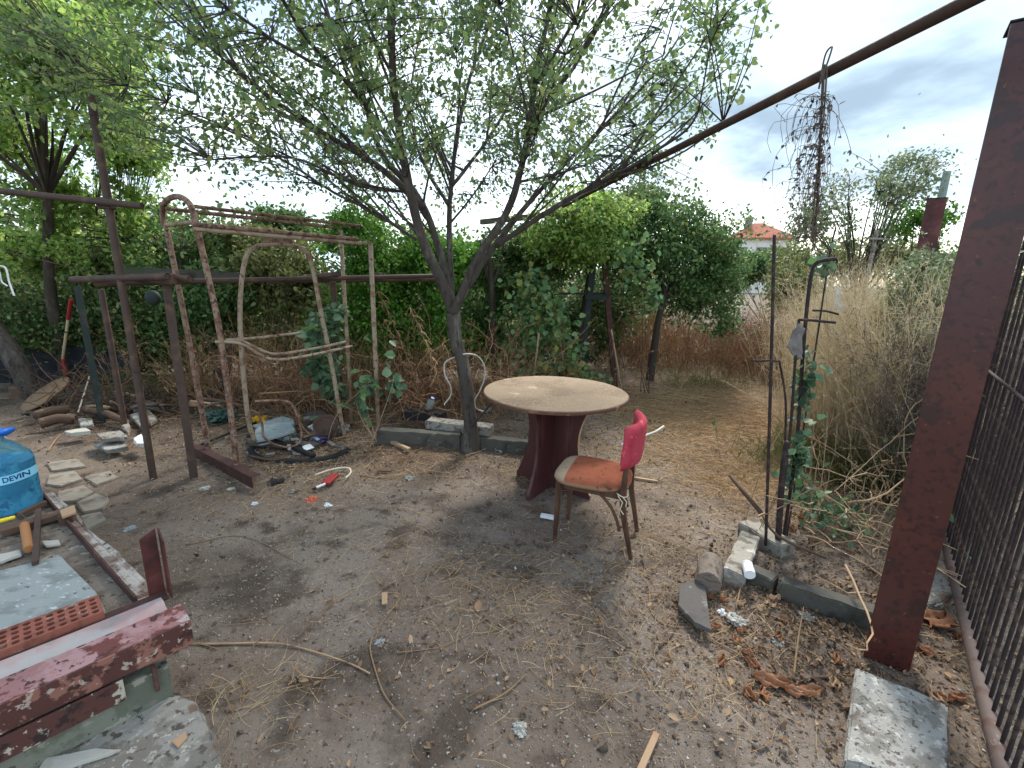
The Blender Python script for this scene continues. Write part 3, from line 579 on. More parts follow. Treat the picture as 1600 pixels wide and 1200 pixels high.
plant('ivy', 'broad leaved green ivy growing up the rebar bundle', 'ivy', [blob(1265, 480, 2.75, 26, 120, .07), blob(1255, 600, 2.65, 26, 120, .07), blob(1245, 720, 2.6, 30, 120, .08), blob(1278, 420, 2.8, 24, 60, .06)],
      210, .055, 'leaf_ivy', (1.72, 2.72), stems=9, stem_r=.004, aspect=.85, seed=55, thr=.45, stem_mat='stick')
plant('ivy', 'few broad pale leaves on a stem between the tall red post and the gate', 'ivy', [blob(1562, 402, 2.0, 16, 16, .03), blob(1500, 660, 2.2, 16, 20, .03), blob(1512, 608, 2.2, 14, 14, .03), blob(1470, 790, 2.2, 30, 40, .06), blob(1455, 830, 2.2, 30, 30, .06)],
      26, .06, 'leaf_ivy', (2.05, 2.25), stems=5, stem_r=.004, aspect=.6, seed=60, thr=.1, stem_mat='stick')
plant('ivy', 'ground ivy with bluish leaves creeping below the rebar bundle', 'ivy', [blob(1300, 800, 2.75, 110, 60, .3), blob(1250, 760, 2.8, 60, 60, .2)],
      260, .05, 'leaf_ivy', (2.0, 2.8), stems=10, stem_r=.003, aspect=.85, seed=56, thr=.25, stem_mat='stick')
for i, (x, y, r_, h_, n_, m_, lb) in enumerate(((5.6, 3.2, 1.0, 1.3, 6000, 'leaf_mid', 'leafy bush beyond the gate, nearest to its far end'), (7.6, 5.4, 1.4, 1.7, 8000, 'leaf_deep', 'large dark bush beyond the fence at the far right'), (6.2, .6, 1.1, 1.2, 5000, 'leaf_olive', 'olive bush beyond the near end of the gate'), (10.5, 9.5, 2.2, 2.2, 8000, 'leaf_deep', 'distant dark bush at the far right of the garden'), (11, 3, 2.2, 2.1, 8000, 'leaf_mid', 'distant green bush right of the gate'), (-8.5, 3.6, 1.6, 1.6, 7000, 'leaf_deep', 'dark bush left of the debris heap'), (-10, .5, 2.0, 2.0, 7000, 'leaf_mid', 'green bush far to the left of the platform'))):
    plant('bush', lb, 'bush', [(x, y, h_*.55, r_, r_, h_*.6), (x+r_*.5, y+.4, h_*.8, r_*.6, r_*.6, h_*.45), (x-r_*.5, y-.2, h_*.45, r_*.6, r_*.6, h_*.5)], n_, .085, m_, (x, y), stems=10, stem_r=.02, seed=70+i, thr=.36)
# trees far behind the swing, fringe
plant('far_tree', 'distant tree tops showing above the rails of the swing', 'tree', [blob(400, 345, 12, 60, 40), blob(450, 345, 12, 70, 40), blob(340, 380, 12, 100, 50), blob(520, 370, 12, 120, 60)], 6000, .11, 'leaf_mid', (-6, 12.5), stems=10, stem_r=.04, seed=57, thr=.42, trunk=[(-6, 12.5, 0), (-6, 12.4, 1), (-5.9, 12.3, 2)], parts=('trunk', 'crown'))
plant('far_tree', 'distant dark green trees closing the view behind the large trunk', 'tree', [blob(640, 440, 11, 260, 120, 1), blob(800, 440, 11, 220, 130, 1), blob(560, 500, 11, 300, 120, 1), blob(780, 520, 11, 340, 110, 1), blob(960, 480, 11, 200, 130, 1)], 15000, .13, 'leaf_deep', (-1.5, 11.5), stems=14, stem_r=.05, seed=58, thr=.34, trunk=[(-1.5, 11.5, 0), (-1.5, 11.4, .8), (-1.4, 11.3, 1.6)], parts=('trunk', 'crown'))
plant('far_tree', 'distant dark hedge tree closing the view behind the swing frame', 'tree', [blob(330, 480, 10, 300, 140, 1), blob(480, 490, 10, 260, 120, 1), blob(180, 530, 10, 300, 110, 1)], 13000, .12, 'leaf_deep', (-4.5, 10.5), stems=12, stem_r=.05, seed=59, thr=.34, trunk=[(-4.5, 10.5, 0), (-4.5, 10.4, .8), (-4.4, 10.3, 1.6)], parts=('trunk', 'crown'))
# thin dark stems of saplings in the thicket
for k, (a, b, c, Yt, lb) in enumerate([((555, 590), (560, 500), (548, 440), 5.9, 'thin dark forked sapling stems right of the swing'), ((775, 560), (768, 450), (765, 380), 6.3, 'dark dead trunk stub behind the large tree'), ((325, 660), (350, 600), (365, 520), 5.6, 'rust brown broken trunk stub between the swing legs')]):
    p = [W(x, y, Yt) for x, y in (a, b, c)]; p[0] = np.array([p[0][0], p[0][1], 0.]); rr_ = (.02, .05, .05)[k]
    mb = MB().tube(smooth_path(p, 5), list(np.linspace(rr_, rr_*.6, 11)), 8)
    for s in (-1, 1): mb.tube(smooth_path([p[1], p[1]+np.array([.1*s, .03, .3]), p[1]+np.array([.16*s, .05, .62])], 4), [rr_*.5]*5+[rr_*.25]*4, 6)
    props(mb.build('dead_stump' if k else 'sapling', 'bark_dark', smooth='all', rough=.01), lb, 'stump' if k else 'sapling')

# ---------------------------------------------------------------- dry weeds and grass (uncountable)
def stalks(name, label, specs, n, hmin, hmax, m, rad=.0022, lean=.25, branch=3, seed=0, head=True, cat='weeds'):
    rng = np.random.default_rng(seed+200); x, y = patch_pts(n, specs, rng); z = hgt(x, y); L = rng.uniform(hmin, hmax, n)
    s = np.stack([x, y, z-.02], 1); d = np.stack([rng.normal(0, lean, n), rng.normal(0, lean, n), np.ones(n)], 1); d = unit(d)
    e = s+d*L[:, None]+np.stack([rng.normal(0, .12, n)*L, rng.normal(0, .12, n)*L, -L*.06], 1); m_ = s+d*L[:, None]*.55
    B = bez(s, m_, e, 6); g = [tubes_geo(B, np.linspace(1, .35, 6)[None]*rad*rng.uniform(.6, 1.3, (n, 1)), 3)]
    for b in range(branch):
        t = rng.integers(2, 6, n); q = B[np.arange(n), t]; ln = L*rng.uniform(.08, .25, n)
        dd = unit(d+rng.normal(0, .55, (n, 3))); ee = q+dd*ln[:, None]; Q = bez(q, q+dd*ln[:, None]*.5+np.array([0, 0, .01]), ee, 3)
        g.append(tubes_geo(Q, np.linspace(.6, .25, 3)[None]*rad*np.ones((n, 1)), 3))
        if head:
            k = 2
            for _ in range(k):
                tt = rng.random((n, 1)); c = q+(ee-q)*(.4+.6*tt); h2 = c+unit(rng.normal(size=(n, 3))+dd)*rng.uniform(.012, .04, (n, 1))
                g.append(tubes_geo(np.stack([c, (c+h2)/2, h2], 1), np.array([[.5, .8, .3]])*rad*np.ones((n, 1)), 3))
    v, f = cat_geo(g); return props(np_mesh(name, v, f, m), label, cat, kind='stuff')
stalks('dry_grass', 'tall pale straw coloured dry grass between the rebar and the fence', [(2.95, 3.8, .13, .35, 1.6), (3.3, 4.3, .2, .4, 2), (3.7, 4.9, .25, .4, 1.5), (4.5, 6.0, .3, .5, 1.5), (5.6, 7.4, .4, .6, 1)], 3000, .8, 1.75, 'grass_pale', .0022, .16, 5, 1)
stalks('dry_weeds', 'rust brown dead weeds standing in front of the dark thicket under the swing', [(-2.6, 5.6, .6, .35, 1.2), (-1.5, 5.6, .5, .35, 1), (-3.6, 5.9, .6, .4, .6), (.2, 5.6, .5, .3, .7), (-.6, 5.2, .3, .25, .4)], 1100, .35, 1.15, 'weed_brown', .0034, .6, 6, 2)
stalks('dry_weeds', 'reddish brown dead weeds standing along the far end of the path', [(3.1, 9.0, .8, .5, 1), (4.6, 9.0, .8, .6, 1.4), (4.4, 7.6, .4, .5, .8), (2.0, 8.6, .6, .4, .6), (5.6, 9.4, .8, .7, 1)], 2000, .4, 1.2, 'weed_brown', .0042, .5, 6, 3)
stalks('dry_grass', 'pale dry seed grass at the bend of the path beyond the tree', [(5.6, 8.4, .3, .5, 1), (6.2, 8.9, .4, .5, 1), (2.7, 8.3, .4, .3, .4)], 900, .7, 1.5, 'straw_warm', .0035, .2, 5, 4)
stalks('green_weeds', 'low olive green weeds at the foot of the pale dry grass', [(2.75, 3.7, .16, .25, 1.0), (2.45, 3.95, .2, .2, .5), (3.0, 3.5, .2, .25, 1)], 1000, .12, .45, 'weed_green', .0022, .6, 4, 5)
stalks('green_weeds', 'sparse green tufts at the far end of the path', [(4.4, 9.2, .4, .3, 1), (2.9, 7.0, .35, .2, .6), (-4.7, 6.0, .5, .3, 1.2)], 700, .1, .4, 'weed_green', .003, .6, 4, 6)
stalks('dead_creeper', 'dark dead creeper tangled against the fence behind the tall red post', [(3.02, 2.95, .07, .16, 1), (3.2, 3.25, .08, .16, .7)], 800, .6, 1.45, 'weed_dark', .0026, .25, 6, 7)
stalks('dead_creeper', 'dark dead stems piled around the far red fence post', [(3.75, 4.3, .10, .3, 1), (3.5, 3.9, .08, .2, .7)], 260, .6, 1.6, 'weed_dark', .003, .2, 5, 8)
stalks('dry_grass', 'dry straw coloured grass growing beyond the gate at the right', [(5, 2, 1.2, 1.2, 1), (7, 4, 1.5, 1.5, 1)], 1500, .2, .7, 'straw_warm', .003, .4, 3, 12)
def tangle(name, label, pts, n, span, m, rad, seed, cat):
    rng = np.random.default_rng(seed+400); P = np.array(pts, float); a = P[rng.integers(0, len(P), n)]+rng.normal(0, .12, (n, 3)); b = a+rng.normal(0, 1, (n, 3))*span; a[:, 2] = np.abs(a[:, 2]); b[:, 2] = np.abs(b[:, 2])
    m_ = (a+b)/2+rng.normal(0, 1, (n, 3))*span*.5; m_[:, 2] = np.abs(m_[:, 2]); B = bez(a, m_, b, 10); B += np.cumsum(rng.normal(0, .008, B.shape), 1)
    B[:, :, 2] = np.maximum(B[:, :, 2], .01)
    v, f = tubes_geo(B, np.linspace(1, .4, 10)[None]*rad*rng.uniform(.4, 1.2, (n, 1)), 5); return props(np_mesh(name, v, f, m, smooth=True), label, cat, kind='stuff')
tangle('vine_tangle', 'pale woody vine stems sprawling below the dry grass beside the tall red post', [G(1310, 830, .2), G(1350, 760, .3), G(1390, 700, .4), G(1300, 700, .3), G(1380, 800, .2)], 120, .30, 'stick', .0055, 1, 'vine')
tangle('vine_tangle', 'dead brown vine loops hanging behind the seat of the swing', [W(430, 580, 4.9), W(400, 600, 4.8), W(480, 610, 4.8), W(540, 640, 4.7)], 110, .26, 'weed_brown', .005, 2, 'vine')
tangle('vine_tangle', 'dead brown stems tangled around the foot of the large tree', [W(660, 590, 5.0), W(690, 560, 5.0), W(780, 570, 5.0), W(640, 620, 4.8), W(800, 600, 5.0)], 150, .26, 'weed_brown', .0045, 3, 'vine')
tangle('vine_tangle', 'dark twigs heaped over the rubbish in the far left corner', [W(120, 620, 5.0), W(180, 630, 5.0), W(80, 600, 5.4), W(220, 610, 5.2)], 150, .24, 'stick_dark', .006, 4, 'twigs')

# ================================================================= ground litter (uncountable)
def litter():
    rng = np.random.default_rng(77)
    allp = [(0, 2.8, 2.2, 1.5, 1.2)]
    clumps = [(-.35, 2.15, .35, .22, .6), (.1, 2.05, .3, .2, .5), (-.65, 2.5, .35, .2, .4), (.8, 2.2, .3, .25, .8), (1.0, 2.65, .25, .2, .6), (-1.5, 3.2, .5, .3, .8), (-1.9, 4.2, .6, .4, .8),
              (-.95, 1.5, .16, .14, .45), (.35, 1.6, .3, .15, .4), (-1.9, 3.0, .4, .2, .4), (-3.4, 5.0, 1.0, .5, 1.5), (-.2, 3.7, .8, .3, .8), (-.9, 4.9, 1.0, .3, .8), (2.1, 1.9, .3, .5, 1.0), (2.3, 1.2, .4, .5, .8), (3.2, 2.2, .6, .8, .8), (.9, 1.65, .3, .3, .5), (1.3, 1.9, .2, .25, .4)]
    path = [(1.7, 4.0, .5, .5, 1.0), (2.3, 5.2, .6, .6, 1.4), (2.9, 6.3, .6, .6, 1.2), (1.9, 3.2, .3, .3, .7), (3.6, 7.6, .8, .7, 1.0), (1.7, 5.6, .5, .6, .6), (2.2, 3.6, .3, .4, .9)]
    x, y = patch_pts(6000, allp+clumps, rng); x2, y2 = patch_pts(15000, path, rng); x = np.concatenate([x, x2]); y = np.concatenate([y, y2])
    ok = (y > .9) & ~((x < -1.1) & (y < 1.9-.0*x) & (x < -1.25)); x = x[ok]; y = y[ok]; n = len(x)
    P = np.stack([x, y, x*0], 1); L = rng.gamma(3, .022, n)+.02; L[y > 3.4] *= 1.7
    g = ribbons(P, rng.random(n)*6.28, L, rng.uniform(.0006, .0014, n)*(1+.5*(y > 3.2)+.5*(y > 4.5)), .9, .012, 4, rng)
    props(np_mesh('straw', g[0], g[1], 'straw', smooth=False), 'pale dry straw scattered over the bare earth and thick on the path', 'straw', kind='stuff')
    # crumbled leaves
    x, y = patch_pts(30000, [(-4, 5, 1.1, .7, 2.6), (-1.2, 4.9, 1.2, .5, 1.2), (-1.8, 3.95, .5, .35, 1.3), (2.3, 1.6, .4, .6, 1.6), (3.1, 2.0, .6, .8, 1.4), (1.4, 1.8, .25, .3, 1.8), (1.9, 2.4, .3, .3, .7), (0, 3.1, 2.4, 1.6, 1.8), (.4, 4.8, .7, .4, 1.2), (-.6, 3.9, .9, .35, 1.0), (.6, 2.3, .6, .4, .9), (1.2, 1.7, .35, .4, .8), (0, 1.8, .6, .4, .7), (-2, 3.9, .9, .5, 1.0), (.8, 4.9, 1.0, .7, .9), (-3.6, 5, 1.2, .6, .9), (2.0, 2.9, .4, .4, .6)], rng)
    ok = (y > .6) & (x > -7); x = x[ok]; y = y[ok]; n = len(x); P = np.stack([x, y, hgt(x, y)+.003+rng.random(n)*.006], 1)
    v, f = leaf_geo(P, rng.gamma(3, .0045, n)+.003, .6, 0, 2.2, .5, rng=rng)
    props(np_mesh('leaf_litter', v, f, 'litter'), 'crumbled brown leaves strewn over the yard', 'leaf litter', kind='stuff')
    # chips and grit
    x, y = patch_pts(12500, [(0, 2.6, 2.0, 1.3, 3), (.6, 1.6, .5, .4, 1.0), (-1.3, 1.95, .4, .25, .7), (-1.75, 2.5, .3, .25, .4), (-1.9, 3.6, .5, .3, .6), (-.3, 3.5, .7, .4, .8), (.3, 1.3, .5, .25, .7)], rng)
    ok = (y > .9); x = x[ok]; y = y[ok]; n = len(x); s = rng.gamma(2.0, .0009, n)+.0010; c = np.stack([x, y, hgt(x, y)+s*.4], 1)
    o = np.array([[1, 0, 0], [0, 1, 0], [-1, 0, 0], [0, -1, 0], [0, 0, 1], [0, 0, -1]], float)
    v = c[:, None]+o[None]*s[:, None, None]*rng.uniform(.5, 1.3, (n, 6, 1))+rng.normal(0, .25, (n, 6, 3))*s[:, None, None]
    ft = np.array([[0, 1, 4], [1, 2, 4], [2, 3, 4], [3, 0, 4], [1, 0, 5], [2, 1, 5], [3, 2, 5], [0, 3, 5]]); f = (np.arange(n)*6)[:, None, None]+ft[None]
    props(np_mesh('grit', v.reshape(-1, 3), f.reshape(-1, 3), 'chip'), 'small pale stone chips and grit in the earth', 'grit', kind='stuff')
    x, y = patch_pts(800, [(0, 2.4, 1.6, 1.1, 3), (1.0, 1.6, .4, .4, 1)], rng); ok = y > .9; x = x[ok]; y = y[ok]; n = len(x); s = rng.gamma(2.2, .0028, n)+.003; c = np.stack([x, y, hgt(x, y)+s*.2], 1)
    v = c[:, None]+o[None]*s[:, None, None]*rng.uniform(.6, 1.2, (n, 6, 1))+rng.normal(0, .25, (n, 6, 3))*s[:, None, None]; f = (np.arange(n)*6)[:, None, None]+ft[None]
    props(np_mesh('clods', v.reshape(-1, 3), f.reshape(-1, 3), 'clod'), 'small crumbs of grey earth lying on the yard', 'clods', kind='stuff')
litter()
#PART2
# ================================================================= table and chair
def lift(o, z=.018): o.location.z += z
def round_table():
    c = G(866, 611, .765); ang = math.atan2(-.25, -.19)
    t = thing('round_table', (c[0]+.005, c[1], gz(c[0], c[1])), 'round chipboard table on crossed dark red panels with curved sides', 'table', rotz=ang)
    n = 96; Rr = .535
    def ring(r, z): return [((r+.004*math.sin(3*a+1)+.003*math.sin(7*a))*math.cos(a), (r+.004*math.sin(3*a+1))*math.sin(a), z) for a in [2*math.pi*i/n for i in range(n)]]
    mb = MB(); mb.v = ring(Rr-.004, .722)+ring(Rr-.004, .748)+ring(Rr-.008, .7505)
    mb.f = [tuple(range(n))[::-1]]+[(k*n+i, k*n+(i+1) % n, (k+1)*n+(i+1) % n, (k+1)*n+i) for k in (0, 1) for i in range(n)]+[tuple(range(2*n, 3*n))]
    top = mb.build('table_top', 'particle', t, True); lift(top)
    e = MB(); e.v = ring(Rr-.003, .7215)+ring(Rr+.002, .724)+ring(Rr+.003, .741)+ring(Rr-.003, .7455)
    e.f = [(k*n+i, k*n+(i+1) % n, (k+1)*n+(i+1) % n, (k+1)*n+i) for k in range(3) for i in range(n)]
    lift(e.build('edge_band', 'edge_brown', t, True))
    def half(z):        # half width of the waisted panel
        if z < .03: return .305
        u = (z-.03)/.7076; return .200+.110*abs((u-.56)/.56 if u < .56 else (u-.56)/.44)**1.9*(1.0 if u < .56 else .95)
    zs = [0]+list(np.linspace(.03, .7375, 20)); prof0 = [(half(z), z) for z in zs]
    def panel(a, lo_, off, kw=1.):
        prof = [(h*kw, z) for h, z in prof0]
        u = (math.cos(a), math.sin(a), 0); v = (-math.sin(a), math.cos(a), 0)
        poly = [(p[0], p[1]) for p in prof]+([(-p[0], p[1]) for p in prof[::-1]] if lo_ is None else [(lo_, prof[-1][1]), (lo_, 0)])
        o = np.array(v)*-.011
        pb = MB().prism(poly, o, u, (0, 0, 1), v, .022).build('base_panel', 'table_maroon', t, True)
        for s in ((1, -1) if lo_ is None else (1,)):
            mb = MB()
            for (h1, z1), (h2, z2) in zip(prof[1:-1], prof[2:]):
                q = [np.array(u)*s*(h+d)+np.array(v)*w_+np.array([0, 0, z]) for h, z in ((h1, z1), (h2, z2)) for d in (.0, .0025) for w_ in (-.0115, .0115)]
                mb.add(q, [(0, 4, 5, 1), (2, 3, 7, 6), (0, 2, 6, 4), (1, 5, 7, 3)])
            st = mb.build('edge_strip', 'edge_tan' if off else 'table_maroon', None, True); st.parent = pb
    panel(0, None, 0); panel(math.pi/2, .0115, 1, 1.12); panel(-math.pi/2, .0115, 0, 1.05)
round_table()
def chair():
    c = (.525, 2.655); t = thing('wooden_chair', (c[0], c[1], gz(*c)-.003), 'old wooden chair with frayed orange seat and padded pink red backrest', 'chair', rotz=math.atan2(.37, -.93))
    for s in (-1, 1):
        MB().tube([(.185, s*.155, .415), (.188, s*.155, .25), (.195, s*.152, 0)], [.0235, .022, .0155], 4).build('leg', 'chair_wood', t, True, bevel=.002)
        pts = [(-.268, s*.150, 0), (-.238, s*.158, .14), (-.205, s*.165, .29), (-.196, s*.168, .42), (-.200, s*.168, .53), (-.204, s*.165, .62), (-.208, s*.162, .70)]
        MB().tube(smooth_path(pts, 4), list(np.linspace(.015, .024, 12))+list(np.linspace(.024, .015, 13)), 4).build('leg', 'chair_wood', t, True, bevel=.002)
        br = [(.12, s*.150, .405), (.03, s*.152, .398), (-.06, s*.155, .375), (-.13, s*.158, .31), (-.168, s*.160, .24), (-.19, s*.160, .17)]
        MB().tube(smooth_path(br, 5), .0095, 8).build('curved_brace', 'chair_wood', t, True, smooth='all')
    fr = MB()
    fr.beam((.19, -.14, .392), (.19, .14, .392), .02, .05).beam((-.19, -.15, .392), (-.19, .15, .392), .02, .05)
    for s in (-1, 1): fr.beam((-.178, s*.156, .392), (.178, s*.148, .392), .018, .05)
    fr.build('seat_frame', 'chair_wood', t, True, bevel=.002)
    # cushion
    n = 40; rows = []
    def outl(a, k, dz):
        x = math.cos(a); y = math.sin(a); x = math.copysign(abs(x)**.55, x); y = math.copysign(abs(y)**.6, y)
        return (.008+x*.222*k, y*(.196+.016*x)*k, dz)
    prof = [(.90, .402), (.985, .408), (1.02, .422), (1.0, .440), (.93, .456), (.78, .466), (.5, .473), (.2, .476)]
    mb = MB(); mb.v = [outl(2*math.pi*i/n, k, z) for k, z in prof for i in range(n)]
    mb.f = [tuple(range(n))[::-1]]+[(k*n+i, k*n+(i+1) % n, (k+1)*n+(i+1) % n, (k+1)*n+i) for k in range(len(prof)-1) for i in range(n)]+[tuple((len(prof)-1)*n+i for i in range(n))]
    mb.build('seat', 'orange_cloth', t, True, smooth='all', rough=.004, rs=18)
    # backrest: curved pad, concave towards the sitter
    mb = MB(); nu, nv = 22, 12; G_ = []
    for sgn in (0, 1):
        for j in range(nv+1):
            v = j/nv; z = .555+.255*v
            for i in range(nu+1):
                u = i/nu*2-1; edge = max(abs(u)**6, abs(2*v-1)**8); th = .023*max(0, 1-edge)**.4+.004
                yy = u*.212*(1-.06*(abs(2*v-1)**6)); cx_ = -.247+.062*u*u-.012*(v-.5)+.006*vnoise([[u*3, v*3, 1]])[0]
                G_.append((cx_+(th if sgn else -th), yy, z+.010*(1-u*u)*(v)))
    mb.v = G_; w_ = nu+1; o = (nv+1)*w_
    for j in range(nv):
        for i in range(nu):
            a = j*w_+i; mb.f += [(a, a+w_, a+w_+1, a+1), (o+a, o+a+1, o+a+w_+1, o+a+w_)]
    for j in range(nv): mb.f += [(j*w_, o+j*w_, o+(j+1)*w_, (j+1)*w_), (j*w_+nu, (j+1)*w_+nu, o+(j+1)*w_+nu, o+j*w_+nu)]
    for i in range(nu): mb.f += [(i, i+1, o+i+1, o+i), (nv*w_+i, o+nv*w_+i, o+nv*w_+i+1, nv*w_+i+1)]
    mb.build('backrest', 'pink_cloth', t, True, smooth='all')
    s = 1
    mb = MB()
    for s in (1,): mb.tube([(-.192+.03*math.cos(a), .168+.03*math.sin(a), .405+.004*math.sin(2*a)) for a in [2*math.pi*i/14 for i in range(14)]], .003, 5, closed=True)
    mb.tube([(-.17, .195, .405), (-.2, .2, .37), (-.19, .205, .33), (-.21, .2, .30)], .003, 5).tube([(-.2, .195, .40), (-.222, .2, .38), (-.22, .2, .35)], .003, 5)
    mb.build('string', 'string', t, True)
chair()

# ================================================================= pipe pergola and swing at the left
PA = G(240, 748)[:2]; PB = G(303, 745)[:2]
def pipes():
    zA = ZA(140, 148, PA); c = [PA[0], PA[1], gz(*PA)]
    t = thing('pipe_pergola', c, 'rusty brown pipe frame of upright posts and crossing pipes at the left', 'pergola')
    P = lambda x, y, Y: W(x, y, Y)
    MB().tube([(PA[0], PA[1], -.05), (PA[0], PA[1], zA)], .0245, 14).build('post', 'rust_pipe', t, smooth=True)
    zB = ZA(262, 426, PB); MB().box((PB[0], PB[1], zB/2-.02), (.055, .055, zB+.04), np.array([[.8, -.6, 0], [.6, .8, 0], [0, 0, 1]])).build('post', 'rust_pipe', t, bevel=.004)
    YA = PA[1]
    for (a, ya), (b, yb), r in ((((-60, 292), YA-.05), ((222, 322), YA-.05), .021), (((112, 437), YA+.12), ((262, 432), YA-.12), .023), (((146, 443), YA+.08), ((682, 431), 5.2), .022),
                                (((205, 433), YA+.25), ((298, 436), YA+.05), .024), (((420, 441), 4.8), ((529, 428), 4.2), .024), (((430, 439), 4.9), ((684, 437), 5.25), .022)):
        p, q = P(a[0], a[1], ya), P(b[0], b[1], yb); d = (q-p)/np.linalg.norm(q-p)
        mb = MB().tube([p, q], r, 14, cap=False); mb.tube([q-d*.004, q-d*.05], r*.86, 14, cap=True)
        # open ends show the bore
        n0 = len(mb.v); mb.tube([p, p+d*.05], r*.86, 14, cap=True)
        mb.build('pipe', 'rust_pipe', t, smooth=True)
    for x, y, Y in ((590, 432, 4.95), (166, 318, YA), (262, 436, YA)):
        c_ = P(x, y, Y); MB().box(c_, (.09, .06, .075)).build('clamp', 'rust_pipe', t, bevel=.01)
    w_ = [P(-40, 380, YA-.1), P(80, 410, YA), P(190, 432, YA+.1), P(290, 440, YA+.1)]
    MB().tube(smooth_path(w_, 5), .003, 5).build('wire', 'rust_pipe', t)
    q = P(272, 462, YA+.6)
    # pale wire ends hooked over the pipe
    mb = MB().tube(smooth_path([P(-10, 415, 3.2), P(8, 418, 3.2), P(14, 440, 3.2), P(22, 462, 3.2)], 4), .0055, 5).tube(smooth_path([P(0, 425, 3.2), P(3, 440, 3.2), P(12, 447, 3.2)], 4), .004, 5)
    props(mb.build('plastic_strip', 'white_plastic'), 'white plastic strip dangling from the branches at the left edge', 'strip')
    for a, b, Y, r, lb, m_, nm in (((122, 455), (160, 590), 4.6, .045, 'dark green steel angle post standing behind the tall pipe post', 'green_steel', 'steel_post'), ((158, 452), (186, 640), 4.3, .025, 'dim brown pipe post between the green post and the tall pipe post', 'rust_pipe', 'pipe_post'),
                            ((520, 440), (545, 700), 4.7, .03, 'grey green post hidden in the vine shoots at the back of the swing', 'rust_pipe', 'pipe_post')):
        g_ = G(b[0]+8, b[1]+40) if nm == 'steel_post' else G(*b) if b[1] > 640 else G(b[0], b[1]+30)
        g_ = W(a[0], a[1], Y); z = g_[2]
        if nm == 'steel_post':
            mb = MB().box((g_[0], g_[1], z/2), (.07, .006, z+.1)).box((g_[0]-.032, g_[1]+.036, z/2), (.006, .066, z+.1))
        else: mb = MB().tube([(g_[0], g_[1], -.05), (g_[0], g_[1], z)], r, 12)
        props(mb.build(nm, m_, smooth=True), lb, 'post')
    p, q = P(190, 424, 4.4), P(380, 432, 5.2); props(MB().beam(p, q, .03, .09).build('plank', 'concrete_dark'), 'grey green weathered plank lying behind the pipes at head height', 'plank')
    c_ = P(241, 465, 4.2); props(MB().lathe([(.062, 0), (.066, .01), (.064, .03), (.045, .05), (.01, .055)], (0, 0, 0), 20).build('disc', 'green_steel', smooth=True), 'dark round disc hanging among the leaves under the pipes', 'disc')
    o = bpy.data.objects['disc']; o.location = tuple(c_); o.rotation_euler = (R(90), 0, 0)
pipes()
